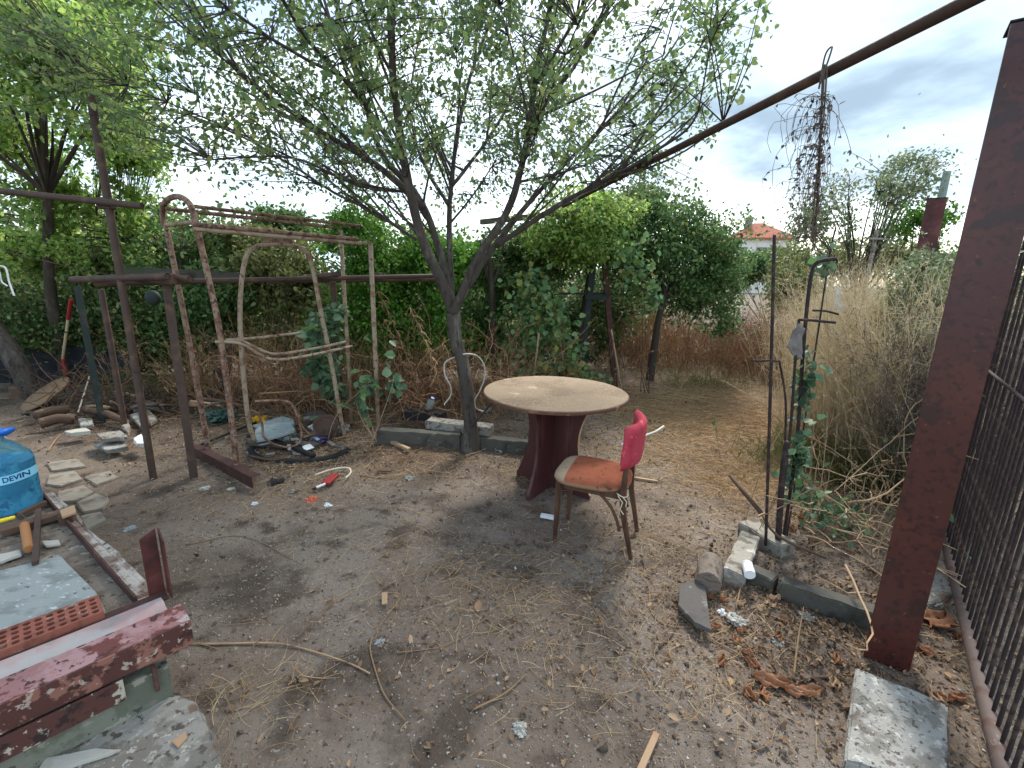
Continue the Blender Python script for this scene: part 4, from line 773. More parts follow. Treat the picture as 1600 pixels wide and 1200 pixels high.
def swing():
    f1 = G(328, 716)[:2]; f2 = G(371, 742)[:2]; m1 = (f1+f2)/2; g2 = G(592, 684)[:2]; off = f1-f2; g1 = g2+off*.85; m2 = (g1+g2)/2
    t = thing('garden_swing', (m1[0], m1[1], gz(*m1)), 'rusty cream garden swing frame standing empty without seat or canopy', 'swing frame')
    E_ = lambda x, y: V(x, y, f1, f2)      # left end frame stands in its own upright plane
    pts = [E_(328, 716), E_(306, 590), E_(283, 470), E_(263, 370), E_(254, 338), E_(258, 316), E_(275, 307), E_(292, 314), E_(303, 336), E_(320, 410), E_(340, 500), E_(352, 580), E_(366, 690), E_(371, 744)]
    pts[0][2] = -.02; pts[-1][2] = -.02
    MB().tube(smooth_path(pts, 5), .021, 12).build('end_frame', 'cream_more_rust', t, smooth='all')
    MB().tube([E_(258, 352), E_(305, 347)], .016, 10).build('cross_bar', 'cream_rust', t, smooth=True)
    F_ = lambda x, y: V(x, y, f2, g2); B_ = lambda x, y: V(x, y, f1, g1); M_ = lambda x, y: V(x, y, m1, m2)
    # right end
    top2 = ZA(574, 380, g2); top1 = ZA(518, 372, g1)
    MB().tube([(g2[0], g2[1], -.03), (g2[0], g2[1], .9), (g2[0]-.0, g2[1], top2)], .021, 12).build('end_post', 'cream_rust', t, smooth='all')
    h1 = W(517, 300, g1[1]); xx = g1[0]
    MB().tube([(g1[0], g1[1], -.03), (g1[0], g1[1], top1+.08)], .019, 12).build('end_post', 'cream_rust', t, smooth='all')
    MB().tube([(g1[0], g1[1], top1-.04), (g2[0], g2[1], top2)], .015, 10).build('cross_bar', 'cream_rust', t, smooth=True)
    for a, b, m_, r in (((300, 350), (560, 374), 'cream_more_rust', .017), ((262, 356), (572, 381), 'cream_rust', .016)):
        MB().tube([F_(*a) if a[0] > 290 else F_(302, 358), F_(*b)], r, 10).build('rail', m_, t, smooth=True)
    for a, b in (((298, 322), (562, 353)), ((259, 326), (520, 355))):
        MB().tube([B_(*a), B_(*b)], .015, 10).build('rail', 'cream_more_rust', t, smooth=True)
    # curved hanger
    hp = [(398, 690), (388, 655), (379, 570), (375, 480), (382, 410), (396, 388), (420, 382), (445, 382), (470, 388), (486, 410), (500, 480), (518, 570), (532, 650), (540, 690)]
    MB().tube(smooth_path([M_(*p) for p in hp], 5), .019, 12).build('hanger', 'cream_rust', t, smooth='all')
    a, b = M_(411, 373), M_(456, 377); MB().beam(a, b, .03, .06).build('bracket', 'cream_more_rust', t, bevel=.004)
    fr = np.array([*(unit(f2-f1)*.22), 0]); bk = -fr
    def S_(x, y, k): return M_(x, y)+fr*k
    for pl, k, r in (([(336, 534), (375, 537), (408, 555), (432, 562), (480, 556), (550, 541)], 1.2, .012), ([(352, 531), (380, 534), (410, 548), (436, 553), (500, 543), (540, 534)], .5, .012), ([(352, 531), (400, 528), (470, 520)], -.4, .012)):
        MB().tube(smooth_path([M_(*p)+0 if k < 0 else V(p[0], p[1], m1+fr[:2]*k, m2+fr[:2]*k) for p in pl], 5), r, 9).build('seat_rail', 'cream_rust', t, smooth='all')
    for pl, k in (([(392, 641), (404, 648), (410, 665), (412, 682), (428, 694), (450, 699), (466, 693), (471, 680), (466, 655), (455, 632), (440, 626), (398, 627)], .5), ([(455, 630), (466, 645), (470, 662), (482, 677), (505, 682), (524, 674), (528, 655), (526, 632)], -.2)):
        MB().tube(smooth_path([V(p[0], p[1], m1+fr[:2]*k, m2+fr[:2]*k) for p in pl], 5), .010, 8).build('arm_loop', 'cream_more_rust', t, smooth='all')
swing()
a, b = G(300, 712), G(395, 763)
mb = MB().beam((a[0], a[1], .045), (b[0], b[1], .045), .006, .09); d = unit(np.array([b[1]-a[1], a[0]-b[0], 0])); mb.beam((a[0]-d[0]*.035, a[1]-d[1]*.035, .087), (b[0]-d[0]*.035, b[1]-d[1]*.035, .087), .064, .005)
props(mb.build('angle_iron', 'rust_red', bevel=.001), 'rust red angle iron lying on the earth under the swing feet', 'angle iron')

# ================================================================= overhead pipe, cross beam, A frame
p, q = G(1515, 0, 2.4), G(880, 322, 2.4); d = q-p; p = p-d/np.linalg.norm(d)*1.2
props(MB().tube([p, q], .021, 16).build('overhead_pipe', 'rust_pipe', smooth=True), 'long straight brown pipe running overhead from the upper right towards the trees', 'pipe')
a, b = W(752, 347, 7.2), W(905, 331, 6.2); props(MB().beam(a, b, .06, .07).build('cross_beam', 'wood_old'), 'weathered horizontal beam under the end of the overhead pipe', 'beam')
def a_frame():
    f1 = G(905, 600)[:2]; Yf = 6.6; t = thing('steel_a_frame', (1.35, Yf, gz(1.35, Yf)), 'dark steel A frame of leaning channels in front of the green thicket', 'A frame')
    P = lambda x, y: W(x, y, Yf)
    l0, l1 = P(905, 600), P(928, 402); r0_, r1 = P(962, 606), P(944, 402); l0[2] = r0_[2] = -.03
    up_ = np.array([*(W(770, 350, 7.0))])
    MB().beam(l0, l1, .085, .07, (0, 1, 0)).build('leg', 'green_steel', t, bevel=.003); MB().beam(r0_, r1, .075, .07, (0, 1, 0)).build('leg', 'rust_red', t, bevel=.003)
    MB().beam(P(826, 459)+np.array([0, .05, 0]), P(957, 459)+np.array([0, .05, 0]), .03, .03).build('cross_bar', 'green_steel', t)
    MB().beam(P(914, 464)-np.array([0, .045, 0]), P(950, 464)-np.array([0, .045, 0]), .03, .07).build('cross_bar', 'green_steel', t)
    MB().beam((l1+r1)/2-np.array([.12, 0, 0]), (l1+r1)/2+np.array([.16, 0, 0]), .06, .06).build('head_plate', 'green_steel', t)
a_frame()
for i, (a, b, Y, r, lb) in enumerate([((955, 515), (975, 600), 6.2, .012, 'bare pole leaning on the right leg of the A frame'), ((830, 600), (842, 520), 5.7, .012, 'thin grey stake standing among the vine leaves behind the table')]):
    p, q = W(*a, Y), W(*b, Y)
    lo_, hi_ = (p, q) if p[2] < q[2] else (q, p); lo_ = lo_.copy(); lo_[2] = -.02
    props(MB().tube([lo_, hi_], r, 8).build('leaning_pole', 'stick', smooth=True), lb, 'pole')

# ================================================================= right: fence posts, gate, blocks
def box_post(name, foot, top, w_, d_, yaw, m_, lb):
    """box section with a welded cover plate"""
    t = thing(name, (foot[0], foot[1], gz(*foot[:2])), lb, 'fence post', rotz=yaw)
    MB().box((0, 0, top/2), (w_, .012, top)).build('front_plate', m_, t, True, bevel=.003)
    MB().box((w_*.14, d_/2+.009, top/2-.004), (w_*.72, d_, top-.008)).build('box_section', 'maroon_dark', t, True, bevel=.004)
    MB().box((0, d_/2, top+.004), (w_+.006, d_+.02, .006)).build('cap_plate', 'green_steel', t, True, bevel=.001)
    return t
p1 = G(1383, 1040)[:2]; box_post('fence_post', p1, 2.42, .155, .11, R(-38), 'maroon', 'tall dark red steel post rising from the concrete slab in the right foreground')
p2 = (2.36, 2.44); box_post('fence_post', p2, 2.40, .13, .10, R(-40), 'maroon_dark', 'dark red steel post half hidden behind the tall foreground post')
p3 = W(1423, 500, 4.45)[:2]; box_post('fence_post', p3, 2.36, .14, .09, R(-30), 'maroon_bright', 'bright rust red post top standing beyond the dry grass')
def gate():
    A = np.array([2.72, 2.62]); B = np.array([1.46, .98]); d = unit(B-A); Ln = np.linalg.norm(B-A); an = math.atan2(d[1], d[0])
    t = thing('gate_leaf', (A[0], A[1], 0), 'dark steel gate leaf of close upright bars at the right edge', 'gate', rotz=an)
    MB().tube([(-.02, 0, .085), (Ln, 0, .085)], .030, 14).build('bottom_rail', 'rail_grey', t, True, smooth=True)
    MB().tube([(-.02, 0, 2.62), (Ln, 0, 2.62)], .026, 12).build('top_rail', 'rebar', t, True, smooth=True)
    bar = None; n = int(Ln/.074)
    for i in range(n):
        if bar is None:
            mb = MB(); K = 60; vs = []
            mb.tube([(0, 0, .112+2.49*k/K) for k in range(K+1)], [.0062+(.0009 if k % 2 else 0) for k in range(K+1)], 7)
            bar = mb.build('bar', 'rebar', t, True, smooth='all'); o = bar
        else:
            o = bar.copy(); COL.objects.link(o); o.parent = t
        o.location = (.02+i*.074, random.uniform(-.003, .003), 0); o.rotation_euler = (random.uniform(-.004, .004), random.uniform(-.006, .006), 0)
    MB().tube([(.02, -.024, 1.15), (Ln, -.024, 1.15)], .008, 8).build('cross_rod', 'rebar', t, True, smooth=True)
gate()
def slab(name, pix, z, th, m_, lb, cat, rough=.006, bev=.006, sub=3):
    poly = [G(x, y, z)[:2] for x, y in pix]; mb = MB().prism(poly, (0, 0, z-th), (1, 0, 0), (0, 1, 0), (0, 0, 1), th)
    me = bpy.data.meshes.new(name); me.from_pydata(mb.v, [], mb.f); b = bmesh.new(); b.from_mesh(me); bmesh.ops.recalc_face_normals(b, faces=b.faces)
    bmesh.ops.bevel(b, geom=b.edges[:], offset=bev, segments=2, affect='EDGES'); bmesh.ops.triangulate(b, faces=b.faces[:]); 
    for _ in range(sub): bmesh.ops.subdivide_edges(b, edges=[e for e in b.edges if e.calc_length() > .02], cuts=1)
    P = np.array([v.co for v in b.verts]); D = vnoise3(P*22)*rough+vnoise3(P*70)*rough*.4
    for v, dd in zip(b.verts, D): v.co += Vector(dd)
    b.to_mesh(me); b.free(); me.materials.append(M[m_]); o = link_mesh(name, me); return props(o, lb, cat)
slab('concrete_slab', [(1338, 1042), (1480, 1100), (1482, 1230), (1320, 1190)], .07, .10, 'concrete_light', 'pale pitted concrete slab at the foot of the tall red post', 'slab', .005)
slab('concrete_block', [(1405, 905), (1440, 925), (1432, 975), (1395, 960)], .10, .12, 'concrete', 'grey concrete lump behind the foot of the tall red post', 'concrete block')
slab('concrete_block', [(1435, 950), (1500, 930), (1500, 880), (1440, 870)], .06, .1, 'concrete', 'rough concrete footing under the far end of the gate rail', 'concrete block', .012)
def kerb(name, a, b, w_, h_, m_, lb, z0=-.02, rough=.004, cat='kerb'):
    a = np.array([a[0], a[1], z0+h_/2]); b = np.array([b[0], b[1], z0+h_/2]); mb = MB().beam(a, b, w_, h_)
    me = bpy.data.meshes.new(name); me.from_pydata(mb.v, [], mb.f); bm = bmesh.new(); bm.from_mesh(me); bmesh.ops.recalc_face_normals(bm, faces=bm.faces)
    bmesh.ops.bevel(bm, geom=bm.edges[:], offset=.006, segments=2, affect='EDGES')
    for _ in range(5): bmesh.ops.subdivide_edges(bm, edges=[e for e in bm.edges if e.calc_length() > .035], cuts=1, use_grid_fill=True)
    P = np.array([v.co for v in bm.verts]); D = vnoise3(P*14)*rough+vnoise3(P*50)*rough*.5
    for v, dd in zip(bm.verts, D): v.co += Vector(dd)
    bm.to_mesh(me); bm.free(); me.materials.append(M[m_]); return props(link_mesh(name, me), lb, cat)
k0, k1, k2 = G(1168, 915)[:2], G(1215, 938)[:2], G(1352, 985)[:2]
dk = unit(k2-k1); nk = np.array([-dk[1], dk[0]])
kerb('kerb_stone', k1+nk*.045, k2+nk*.045+dk*.08, .085, .12, 'concrete_dark', 'dark kerb stone running towards the tall red post')
kerb('kerb_stone', k0+nk*.055, k1+nk*.055-dk*.02, .08, .11, 'concrete_dark', 'short dark kerb stone beside the white capped pipe')
def log(name, p, yaw, r, L, m_, lb, cat, tilt=0., n=20, z=None):
    mb = MB().tube([(0, 0, 0), (L*.3, 0, .002), (L*.7, .003, 0), (L, 0, 0)], [r*.96, r, r*1.02, r*.97], n)
    o = mb.build(name, m_, None, True, smooth=True, rough=.004, rs=20); o.location = (p[0], p[1], r*.9 if z is None else z); o.rotation_euler = (0, -tilt, yaw); return props(o, lb, cat)
g_ = G(1102, 893, .06); log('log', (g_[0]-.03, g_[1]-.10), R(62), .066, .21, 'wood_old', 'short weathered grey log with cut end beside the path', 'log')
g_ = G(1172, 893, .1); log('pipe_end', (g_[0]-.03, g_[1]-.05), R(70), .027, .10, 'white_plastic', 'short white plastic pipe piece lying on the kerb', 'pipe', z=.115)
a, b = G(1147, 898, .07)[:2], G(1172, 838, .07)[:2]; kerb('wood_block', a, b, .11, .10, 'wood_grey', 'pale grey split wooden block between the log and the white pipe piece', -.01, .006, 'block')
a, b = G(1166, 812, .09)[:2], G(1232, 850, .09)[:2]; kerb('concrete_block', a, b, .14, .10, 'wood_grey', 'grey block under the feet of the rusty rebars', -.01, .006, 'block')
slab('slate_piece', [(1062, 912), (1100, 902), (1108, 962), (1112, 985), (1085, 972), (1060, 945)], .05, .02, 'slate', 'flat dark slate piece lying before the grey log', 'slate', .002, .002, 2)

# ---- rebars standing on the block
def rod(name, pts, r, lb, cat='rebar', m_='rebar', per=5, n=8):
    mb = MB(); P = smooth_path(pts, per) if per > 1 else pts; mb.tube(P, [r*(1+.06*(i % 2)) for i in range(len(P))], n); return props(mb.build(name, m_, smooth='all'), lb, cat)
Yb = 2.55
def stand(px0, py0, px1, py1, Y, extra=()):
    p = W(px0, py0, Y); return p, W(px1, py1, Y)
b0 = W(1194, 866, 2.5); t0 = W(1210, 367, 2.5); rod('rebar', [b0+np.array([0, 0, .06]), (b0+t0)/2+np.array([.006, 0, 0]), t0], .0085, 'tall straight dark rebar standing upright on the block, topmost at its left')
rod('rebar', [W(1213, 850, 2.58), W(1222, 760, 2.58), W(1228, 640, 2.58), W(1219, 572, 2.58), W(1212, 564, 2.58), W(1178, 564, 2.58)], .006, 'thin rebar bent over to the left in a hook at its top')
rod('rebar', [W(1208, 866, 2.56), W(1232, 700, 2.56), W(1243, 560, 2.58), W(1248, 506, 2.6), W(1254, 500, 2.6), W(1305, 504, 2.6)], .0075, 'rebar bent to the right at its top with a grey rag tied below')
rod('rebar', [W(1222, 860, 2.62), W(1245, 690, 2.62), W(1254, 560, 2.66), W(1262, 470, 2.7), W(1270, 420, 2.72), W(1282, 408, 2.72), W(1306, 404, 2.72)], .010, 'thick rebar leaning right behind the rag and bent over at the top')
rod('rebar', [W(1226, 862, 2.66), W(1260, 640, 2.7), W(1278, 520, 2.74), W(1296, 400, 2.8), W(1306, 355, 2.84)], .005, 'thin leaning rebar at the right side of the bundle reaching highest')
rod('rebar', [W(1270, 485, 2.76), W(1290, 486, 2.76), W(1310, 491, 2.76)], .006, 'short rusty rod end sticking out to the right of the bundle')
rod('pipe_post', [W(1214, 872, 2.52), W(1222, 750, 2.52), W(1230, 690, 2.52)], .017, 'short rusty brown pipe stump at the foot of the rebar bundle', 'pipe')
rod('iron_rod', [W(1140, 747, 2.85)+np.array([0, 0, .02]), W(1190, 808, 2.6)+np.array([0, 0, .02])], .013, 'rusty rod leaning down onto the block from the path', 'rod', 'stick_dark', 1)
rod('iron_rod', [W(1190, 808, 2.58)+np.array([0, 0, .02]), W(1216, 838, 2.45), W(1290, 872, 2.4)], .008, 'dark rod lying across the block towards the dead leaves', 'rod', 'stick_dark', 3)
def cloth(name, grid, m_, lb, cat, seed, amp=.012, th=.002, sc_=16, trans=None):
    """a crumpled sheet through four corners"""
    a, b, c, d = (np.array(k, float) for k in grid); n = 16; mb = MB(); vs = []
    for i in range(n+1):
        for j in range(n+1):
            u, v = i/n, j/n; vs.append((a*(1-u)+b*u)*(1-v)+(d*(1-u)+c*u)*v)
    P = np.array(vs); P = P+vnoise3(P*sc_+seed*3.1)*amp+vnoise3(P*sc_*2.7+seed)*amp*.45
    mb.add(P, [(i*(n+1)+j, (i+1)*(n+1)+j, (i+1)*(n+1)+j+1, i*(n+1)+j+1) for i in range(n) for j in range(n)])
    o = mb.build(name, m_, smooth='all'); sm = o.modifiers.new('thick', 'SOLIDIFY'); sm.thickness = th; return props(o, lb, cat)
cloth('rag', [W(1247, 505, 2.57), W(1228, 542, 2.55), W(1252, 562, 2.57), W(1256, 515, 2.58)], 'rag', 'grey rag tied around the bent rebars', 'rag', 1, .012)
# dead creeper hanging from the overhead pipe
def hanging():
    rng = np.random.default_rng(9); a = G(1294, 100, 2.43); b = a.copy(); x0, y0 = a[0], a[1]
    ctr = [W(1290, 105, 2.02), W(1283, 200, 2.1), W(1278, 290, 2.3), W(1272, 390, 2.6)]
    main = np.array(smooth_path(ctr, 6)); g = []
    for k in range(4):
        off = vnoise3(main*5+k*7)*.009; g.append(tubes_geo((main+off+rng.normal(0, .004, 3))[None], np.full((1, len(main)), .0035), 5))
    loop = [ctr[0]+np.array([-.012, 0, -.06]), ctr[0]+np.array([-.012, -.035, .02]), ctr[0]+np.array([0, -.02, .06]), ctr[0]+np.array([.008, .03, .05]), ctr[0]+np.array([.01, .04, -.06])]
    lp = np.array(smooth_path(loop, 6)); g.append(tubes_geo(lp[None], np.full((1, len(lp)), .0035), 5))
    n = 130; t = rng.random(n)**1.3; i = (t*len(main)*.72).astype(int)+3; i = np.minimum(i, len(main)-1); s = main[i]
    dx_ = rng.normal(-.03, .06, n); L = rng.uniform(.05, .22, n)*np.where(t < .75, 1, .4); e = s+np.stack([dx_, rng.normal(0, .04, n), -L], 1)*1.0
    m_ = s+np.stack([dx_*1.4, rng.normal(0, .05, n), -L*.2+.05], 1); B = bez(s, m_, e, 7); B += np.cumsum(rng.normal(0, .004, B.shape), 1)
    g.append(tubes_geo(B, np.full((n, 7), .0011), 3)); v, f = cat_geo(g)
    t_ = thing('hanging_creeper', ctr[-1], 'dead dark creeper hanging in a clump from the overhead pipe', 'creeper')
    np_mesh('stems', v, f, 'weed_dark', t_); P = B.reshape(-1, 3)[rng.integers(0, n*7, 420)]
    v, f = leaf_geo(P, rng.uniform(.012, .028, len(P)), .5, 1.2, .3, rng=rng); np_mesh('withered_leaves', v, f, 'weed_dark', t_)
hanging()
# white plastic container half hidden in the grass, small pole
cloth('plastic_bag', [W(1303, 455, 4.4), W(1318, 458, 4.4), W(1318, 485, 4.4), W(1302, 483, 4.4)], 'white_plastic', 'white plastic bag caught in the tall dry grass', 'bag', 2, .04, .003, 8)

# ================================================================= far things
def house(c, w_, d_, h_, rh, yaw, lb, wins=3, mname='roof_tile'):
    t = thing('house', (c[0], c[1], 0), lb, 'house', rotz=yaw)
    wl = MB().box((0, 0, h_/2), (w_, d_, h_)).build('wall', 'house_white', t, True)
    o_ = .6; W2, D2 = w_/2+o_, d_/2+o_; rl = max(0.5, w_/2-d_/2)
    rf = MB().add([(-W2, -D2, h_), (W2, -D2, h_), (W2, D2, h_), (-W2, D2, h_), (-rl, 0, h_+rh), (rl, 0, h_+rh), (-W2, -D2, h_-.18), (W2, -D2, h_-.18), (W2, D2, h_-.18), (-W2, D2, h_-.18)],
                  [(0, 1, 5, 4), (1, 2, 5), (2, 3, 4, 5), (3, 0, 4), (6, 7, 1, 0), (7, 8, 2, 1), (8, 9, 3, 2), (9, 6, 0, 3), (9, 8, 7, 6)]).build('roof', 'roof_tile', t, True)
    ch = MB().box((0, 0, .7), (.8, .8, 1.4)).box((0, 0, 1.42), (1.0, 1.0, .1)).build('chimney', 'concrete', None, True); ch.parent = rf; ch.location = (-rl-.8, -.5, h_+rh*.62)
    for k in range(wins):
        x = -w_/2+(k+.5)*w_/wins; f = MB().box((x, -d_/2-.01, h_-1.9), (1.3, .08, 1.5)).build('window', 'concrete_light', t, True)
        p = MB().box((x-.28, -d_/2-.055, h_-1.9), (.5, .02, 1.3)).box((x+.28, -d_/2-.055, h_-1.9), (.5, .02, 1.3)).build('pane', 'window_dark', None, True); p.parent = f
c = W(1206, 371, 62); house((c[0], c[1]+4), 7.0, 6.6, c[2], 2.15, R(-12), 'white house with a hipped red roof and a grey chimney far right of the trees')
c = W(655, 400, 50); house((c[0], c[1]+4), 7.5, 7, c[2], 3.0, R(15), 'house with an orange tiled roof glimpsed between the branches of the large tree')
c = W(1480, 268, 14); lo_ = W(1470, 400, 14); props(MB().tube([(c[0], c[1], -.1), (c[0], c[1], c[2])], [.14, .09], 12).build('utility_pole', 'pole_green', smooth=True), 'grey green utility pole standing behind the far red post', 'pole')
c = W(1370, 360, 6.0); props(MB().tube([(c[0], c[1], -.05), (c[0], c[1], c[2])], .02, 8).box((c[0], c[1]-.03, c[2]-.1), (.24, .02, .02)).build('stake', 'concrete', smooth=True), 'thin grey stake rising out of the tall dry grass', 'stake')

# ================================================================= raised platform in the left foreground
K = G(258, 925, .38); a_ = np.array([.67, .742, 0]); b_ = np.array([-.742, .67, 0])
def Q(s, t, z): return np.array([K[0], K[1], 0])-a_*s-b_*t+np.array([0, 0, z])
RM = np.array([-a_, -b_, [0, 0, 1.]]).T      # s, t, z axes
def platform():
    t = thing('platform', (Q(.6, -.9, 0)), 'low concrete platform framed in rusty steel at the lower left corner', 'platform')
    # body: edge line runs a little off square
    top = [Q(.03, .0, 0), Q(1.5, .0, 0), Q(1.7, -2.4, 0), Q(.37, -2.4, 0)]
    mb = MB().prism([(p[0], p[1]) for p in top], (0, 0, 0), (1, 0, 0), (0, 1, 0), (0, 0, 1), .355)
    mb.build('bed', 'platform_dirt', t, sub=5, rough=.012, rs=14)
    # concrete wall under the channel beam
    MB().box(Q(.78, .19, .13), (1.44, .15, .27), RM).build('front_wall', 'concrete_green', t, sub=6, rough=.006, rs=14)
    # far edge angle iron
    e0, e1 = Q(.085, -.03, 0), Q(.37, -2.35, 0)
    MB().beam(e0+np.array([0, 0, .368]), e1+np.array([0, 0, .368]), .008, .045).build('edge_angle', 'rust_red', t)
    ed = unit(e1-e0); en = np.array([ed[1], -ed[0], 0]); en = en if en@a_ > 0 else -en
    mb = MB().prism([(0, 0), (1.55, 0), (1.55, .03), (1.2, .05), (.8, .045), (.4, .065), (0, .06)], e0+en*.006+np.array([0, 0, .25]), ed, en, (0, 0, 1), .11)
    mb.build('mortar_edge', 'rubble_red', t, sub=5, rough=.012, rs=22)
    # front angle iron between corner and brick
    MB().beam(Q(0, .03, .385), Q(1.5, .03, .385), .06, .007).build('front_angle', 'rust_red', t)
    MB().prism([(0, .0), (1.5, .0), (1.5, .12), (0, .10)], Q(.02, .052, .365), -a_, -b_, (0, 0, 1), .03).build('mortar_strip', 'beam_dust', t, sub=5, rough=.004, rs=20)
    # upright angle iron at the corner
    z1 = .645; mb = MB()
    mb.prism([(0, 0), (.058, 0), (.058, z1-.375), (.0, z1-.405)], Q(-.008, .055, .378), b_, (0, 0, 1), a_, .006)
    mb.prism([(0, 0), (.05, 0), (.05, z1-.40), (.0, z1-.375)], Q(-.002, -.004, .378), -a_, (0, 0, 1), b_, .006)
    mb.build('corner_upright', 'maroon_bright', t, bevel=.001)
    # channel beam: top flange, web, lower lip
    MB().box(Q(.76, .205, .394), (1.56, .115, .010), RM).build('beam_flange', 'beam_pink', t, bevel=.002)
    MB().box(Q(.76, .2675, .352), (1.56, .008, .092), RM).box(Q(.76, .240, .309), (1.56, .055, .008), RM).build('beam_web', 'beam_rust', t, bevel=.002)
    MB().box(Q(.86, .285, .270), (1.36, .007, .075), RM).box(Q(.86, .262, .236), (1.36, .045, .006), RM).build('lower_strip', 'beam_flaky', t, bevel=.001)
    MB().box(Q(.10, .27, .245), (.012, .03, .09), RM).build('lug', 'rust_red', t)
platform()
slab('concrete_step', [(268, 1085), (305, 1095), (352, 1190), (330, 1260), (-40, 1330), (-40, 1170), (60, 1150)], .14, .16, 'concrete', 'rough concrete step below the platform wall at the bottom left', 'step', .010)
slab('plaster_scrap', [(70, 1185), (150, 1168), (190, 1170), (120, 1195), (40, 1230)], .152, .010, 'paper', 'white plaster scrap lying on the rough concrete step', 'scrap', .002, .002, 2)
slab('wood_chip', [(267, 1158), (290, 1142), (293, 1152), (278, 1168)], .150, .006, 'wood_chip', 'small orange wood chip on the rough concrete step', 'chip', .001, .001, 1)
def brick():
    c = Q(.31, -.035, .365); t = thing('hollow_brick', c, 'orange hollow clay brick with rows of holes lying on the platform', 'brick')
    Lb, Wb, Hb = .25, .115, .05; nx, ny = 9, 4
    # face with real holes: grid of cells, each an octagonal hole with depth
    mb = MB(); cw, ch = Lb/nx, Wb/ny; 
    for i in range(nx):
        for j in range(ny):
            off = cw*.25*(1 if j % 2 else -1) if 0 < i < nx-1 else 0
            x0, y0 = -Lb/2+i*cw, -Wb/2+j*ch; xs, ys = [x0, x0+cw/2, x0+cw, x0+cw, x0+cw, x0+cw/2, x0, x0], [y0, y0, y0, y0+ch/2, y0+ch, y0+ch, y0+ch, y0+ch/2]
            cxh, cyh = x0+cw/2, y0+ch/2; k = .72
            ho = [(cxh+(x-cxh)*k*(.78 if q % 2 == 0 else 1), cyh+(y-cyh)*k*(.78 if q % 2 == 0 else 1)) for q, (x, y) in enumerate(zip(xs, ys))]
            vs = [(x, y, Hb) for x, y in zip(xs, ys)]+[(x, y, Hb) for x, y in ho]+[(x, y, .004) for x, y in ho]
            mb.add([Q(.31, -.035, .365)+(-a_)*v[0]+(-b_)*v[1]+np.array([0, 0, v[2]]) for v in vs], [(q, (q+1) % 8, 8+(q+1) % 8, 8+q) for q in range(8)]+[(8+q, 8+(q+1) % 8, 16+(q+1) % 8, 16+q) for q in range(8)]+[tuple(range(16, 24))])
    mb.build('pierced_face', 'brick', t)
    mb = MB()
    for s, t_, l, w_ in ((.31, -.035-Wb/2-.003, Lb+.012, .006), (.31, -.035+Wb/2+.003, Lb+.012, .006), (.31-Lb/2-.003, -.035, .006, Wb), (.31+Lb/2+.003, -.035, .006, Wb)): mb.box(Q(s, t_, .365+Hb/2), (l, w_, Hb+.002), RM)
    mb.build('shell', 'brick', t, bevel=.0015)
brick()
slab('pale_board', [(-60, 905), (95, 868), (150, 925), (170, 965), (-40, 1040)], .372, .012, 'pale_board', 'pale blue grey board lying flat on the platform', 'board', .0015, .003, 2)
def rodbar(p, q, w_, h_, name, m_, lb, cat='bar'): return props(MB().beam(p, q, w_, h_).build(name, m_, bevel=.002, rough=.001, rs=30), lb, cat)
rodbar(G(60, 797, .40), G(55, 880, .385), .022, .018, 'iron_bar', 'rust_pipe', 'rusty flat bar lying on end across the platform rubble')
rodbar(G(0, 832, .385), G(105, 800, .385), .06, .03, 'wood_lath', 'stick_dark', 'broad brown wooden lath lying behind the cork coloured cylinder', 'lath')
rodbar(G(30, 805, .385), G(70, 785, .385), .022, .022, 'wood_lath', 'stick_dark', 'thin dark wooden lath lying near the blue bottle', 'lath')
g_ = G(38, 820, .40); h_ = G(45, 858, .39); props(MB().tube([g_, h_], .017, 16).build('wooden_cylinder', 'cork', smooth=True), 'short orange brown wooden cylinder lying on the platform', 'cylinder')
def tool():
    p, q = G(-30, 822, .40), G(24, 808, .405); t = thing('scraper', p, 'yellow handled tool with a thin bent wire end at the left edge', 'tool')
    MB().tube([p, (p+q)/2, q], [.012, .011, .009], 10).build('handle', 'yellow', t, smooth='all'); MB().tube(smooth_path([q, G(33, 804, .41), G(42, 811, .40), G(50, 813, .40)], 4), .002, 5).build('wire_end', 'rail_grey', t)
tool()
slab('plaster_scrap', [(-10, 868), (30, 858), (34, 866), (0, 878)], .375, .012, 'paper', 'white plaster scrap beside the wooden cylinder', 'scrap', .003, .002, 2)
slab('plaster_scrap', [(65, 845), (92, 843), (95, 850), (72, 853)], .372, .010, 'paper', 'thin white plaster flake right of the iron bar', 'scrap', .002, .002, 2)
g_ = G(108, 822, .33)
rot = Matrix.Rotation(R(30), 4, 'Z'); props(MB().box((g_[0], g_[1], .375), (.055, .055, .055), np.array(rot.to_3x3())).build('wood_cube', 'stick_dark', bevel=.002), 'dark wooden offcut standing at the platform edge', 'offcut')
slab('wood_chip', [(93, 797), (116, 789), (119, 800), (97, 808)], .415, .010, 'wood_chip', 'light cut face of wood on the offcut at the platform edge', 'offcut', .001, .001, 1)
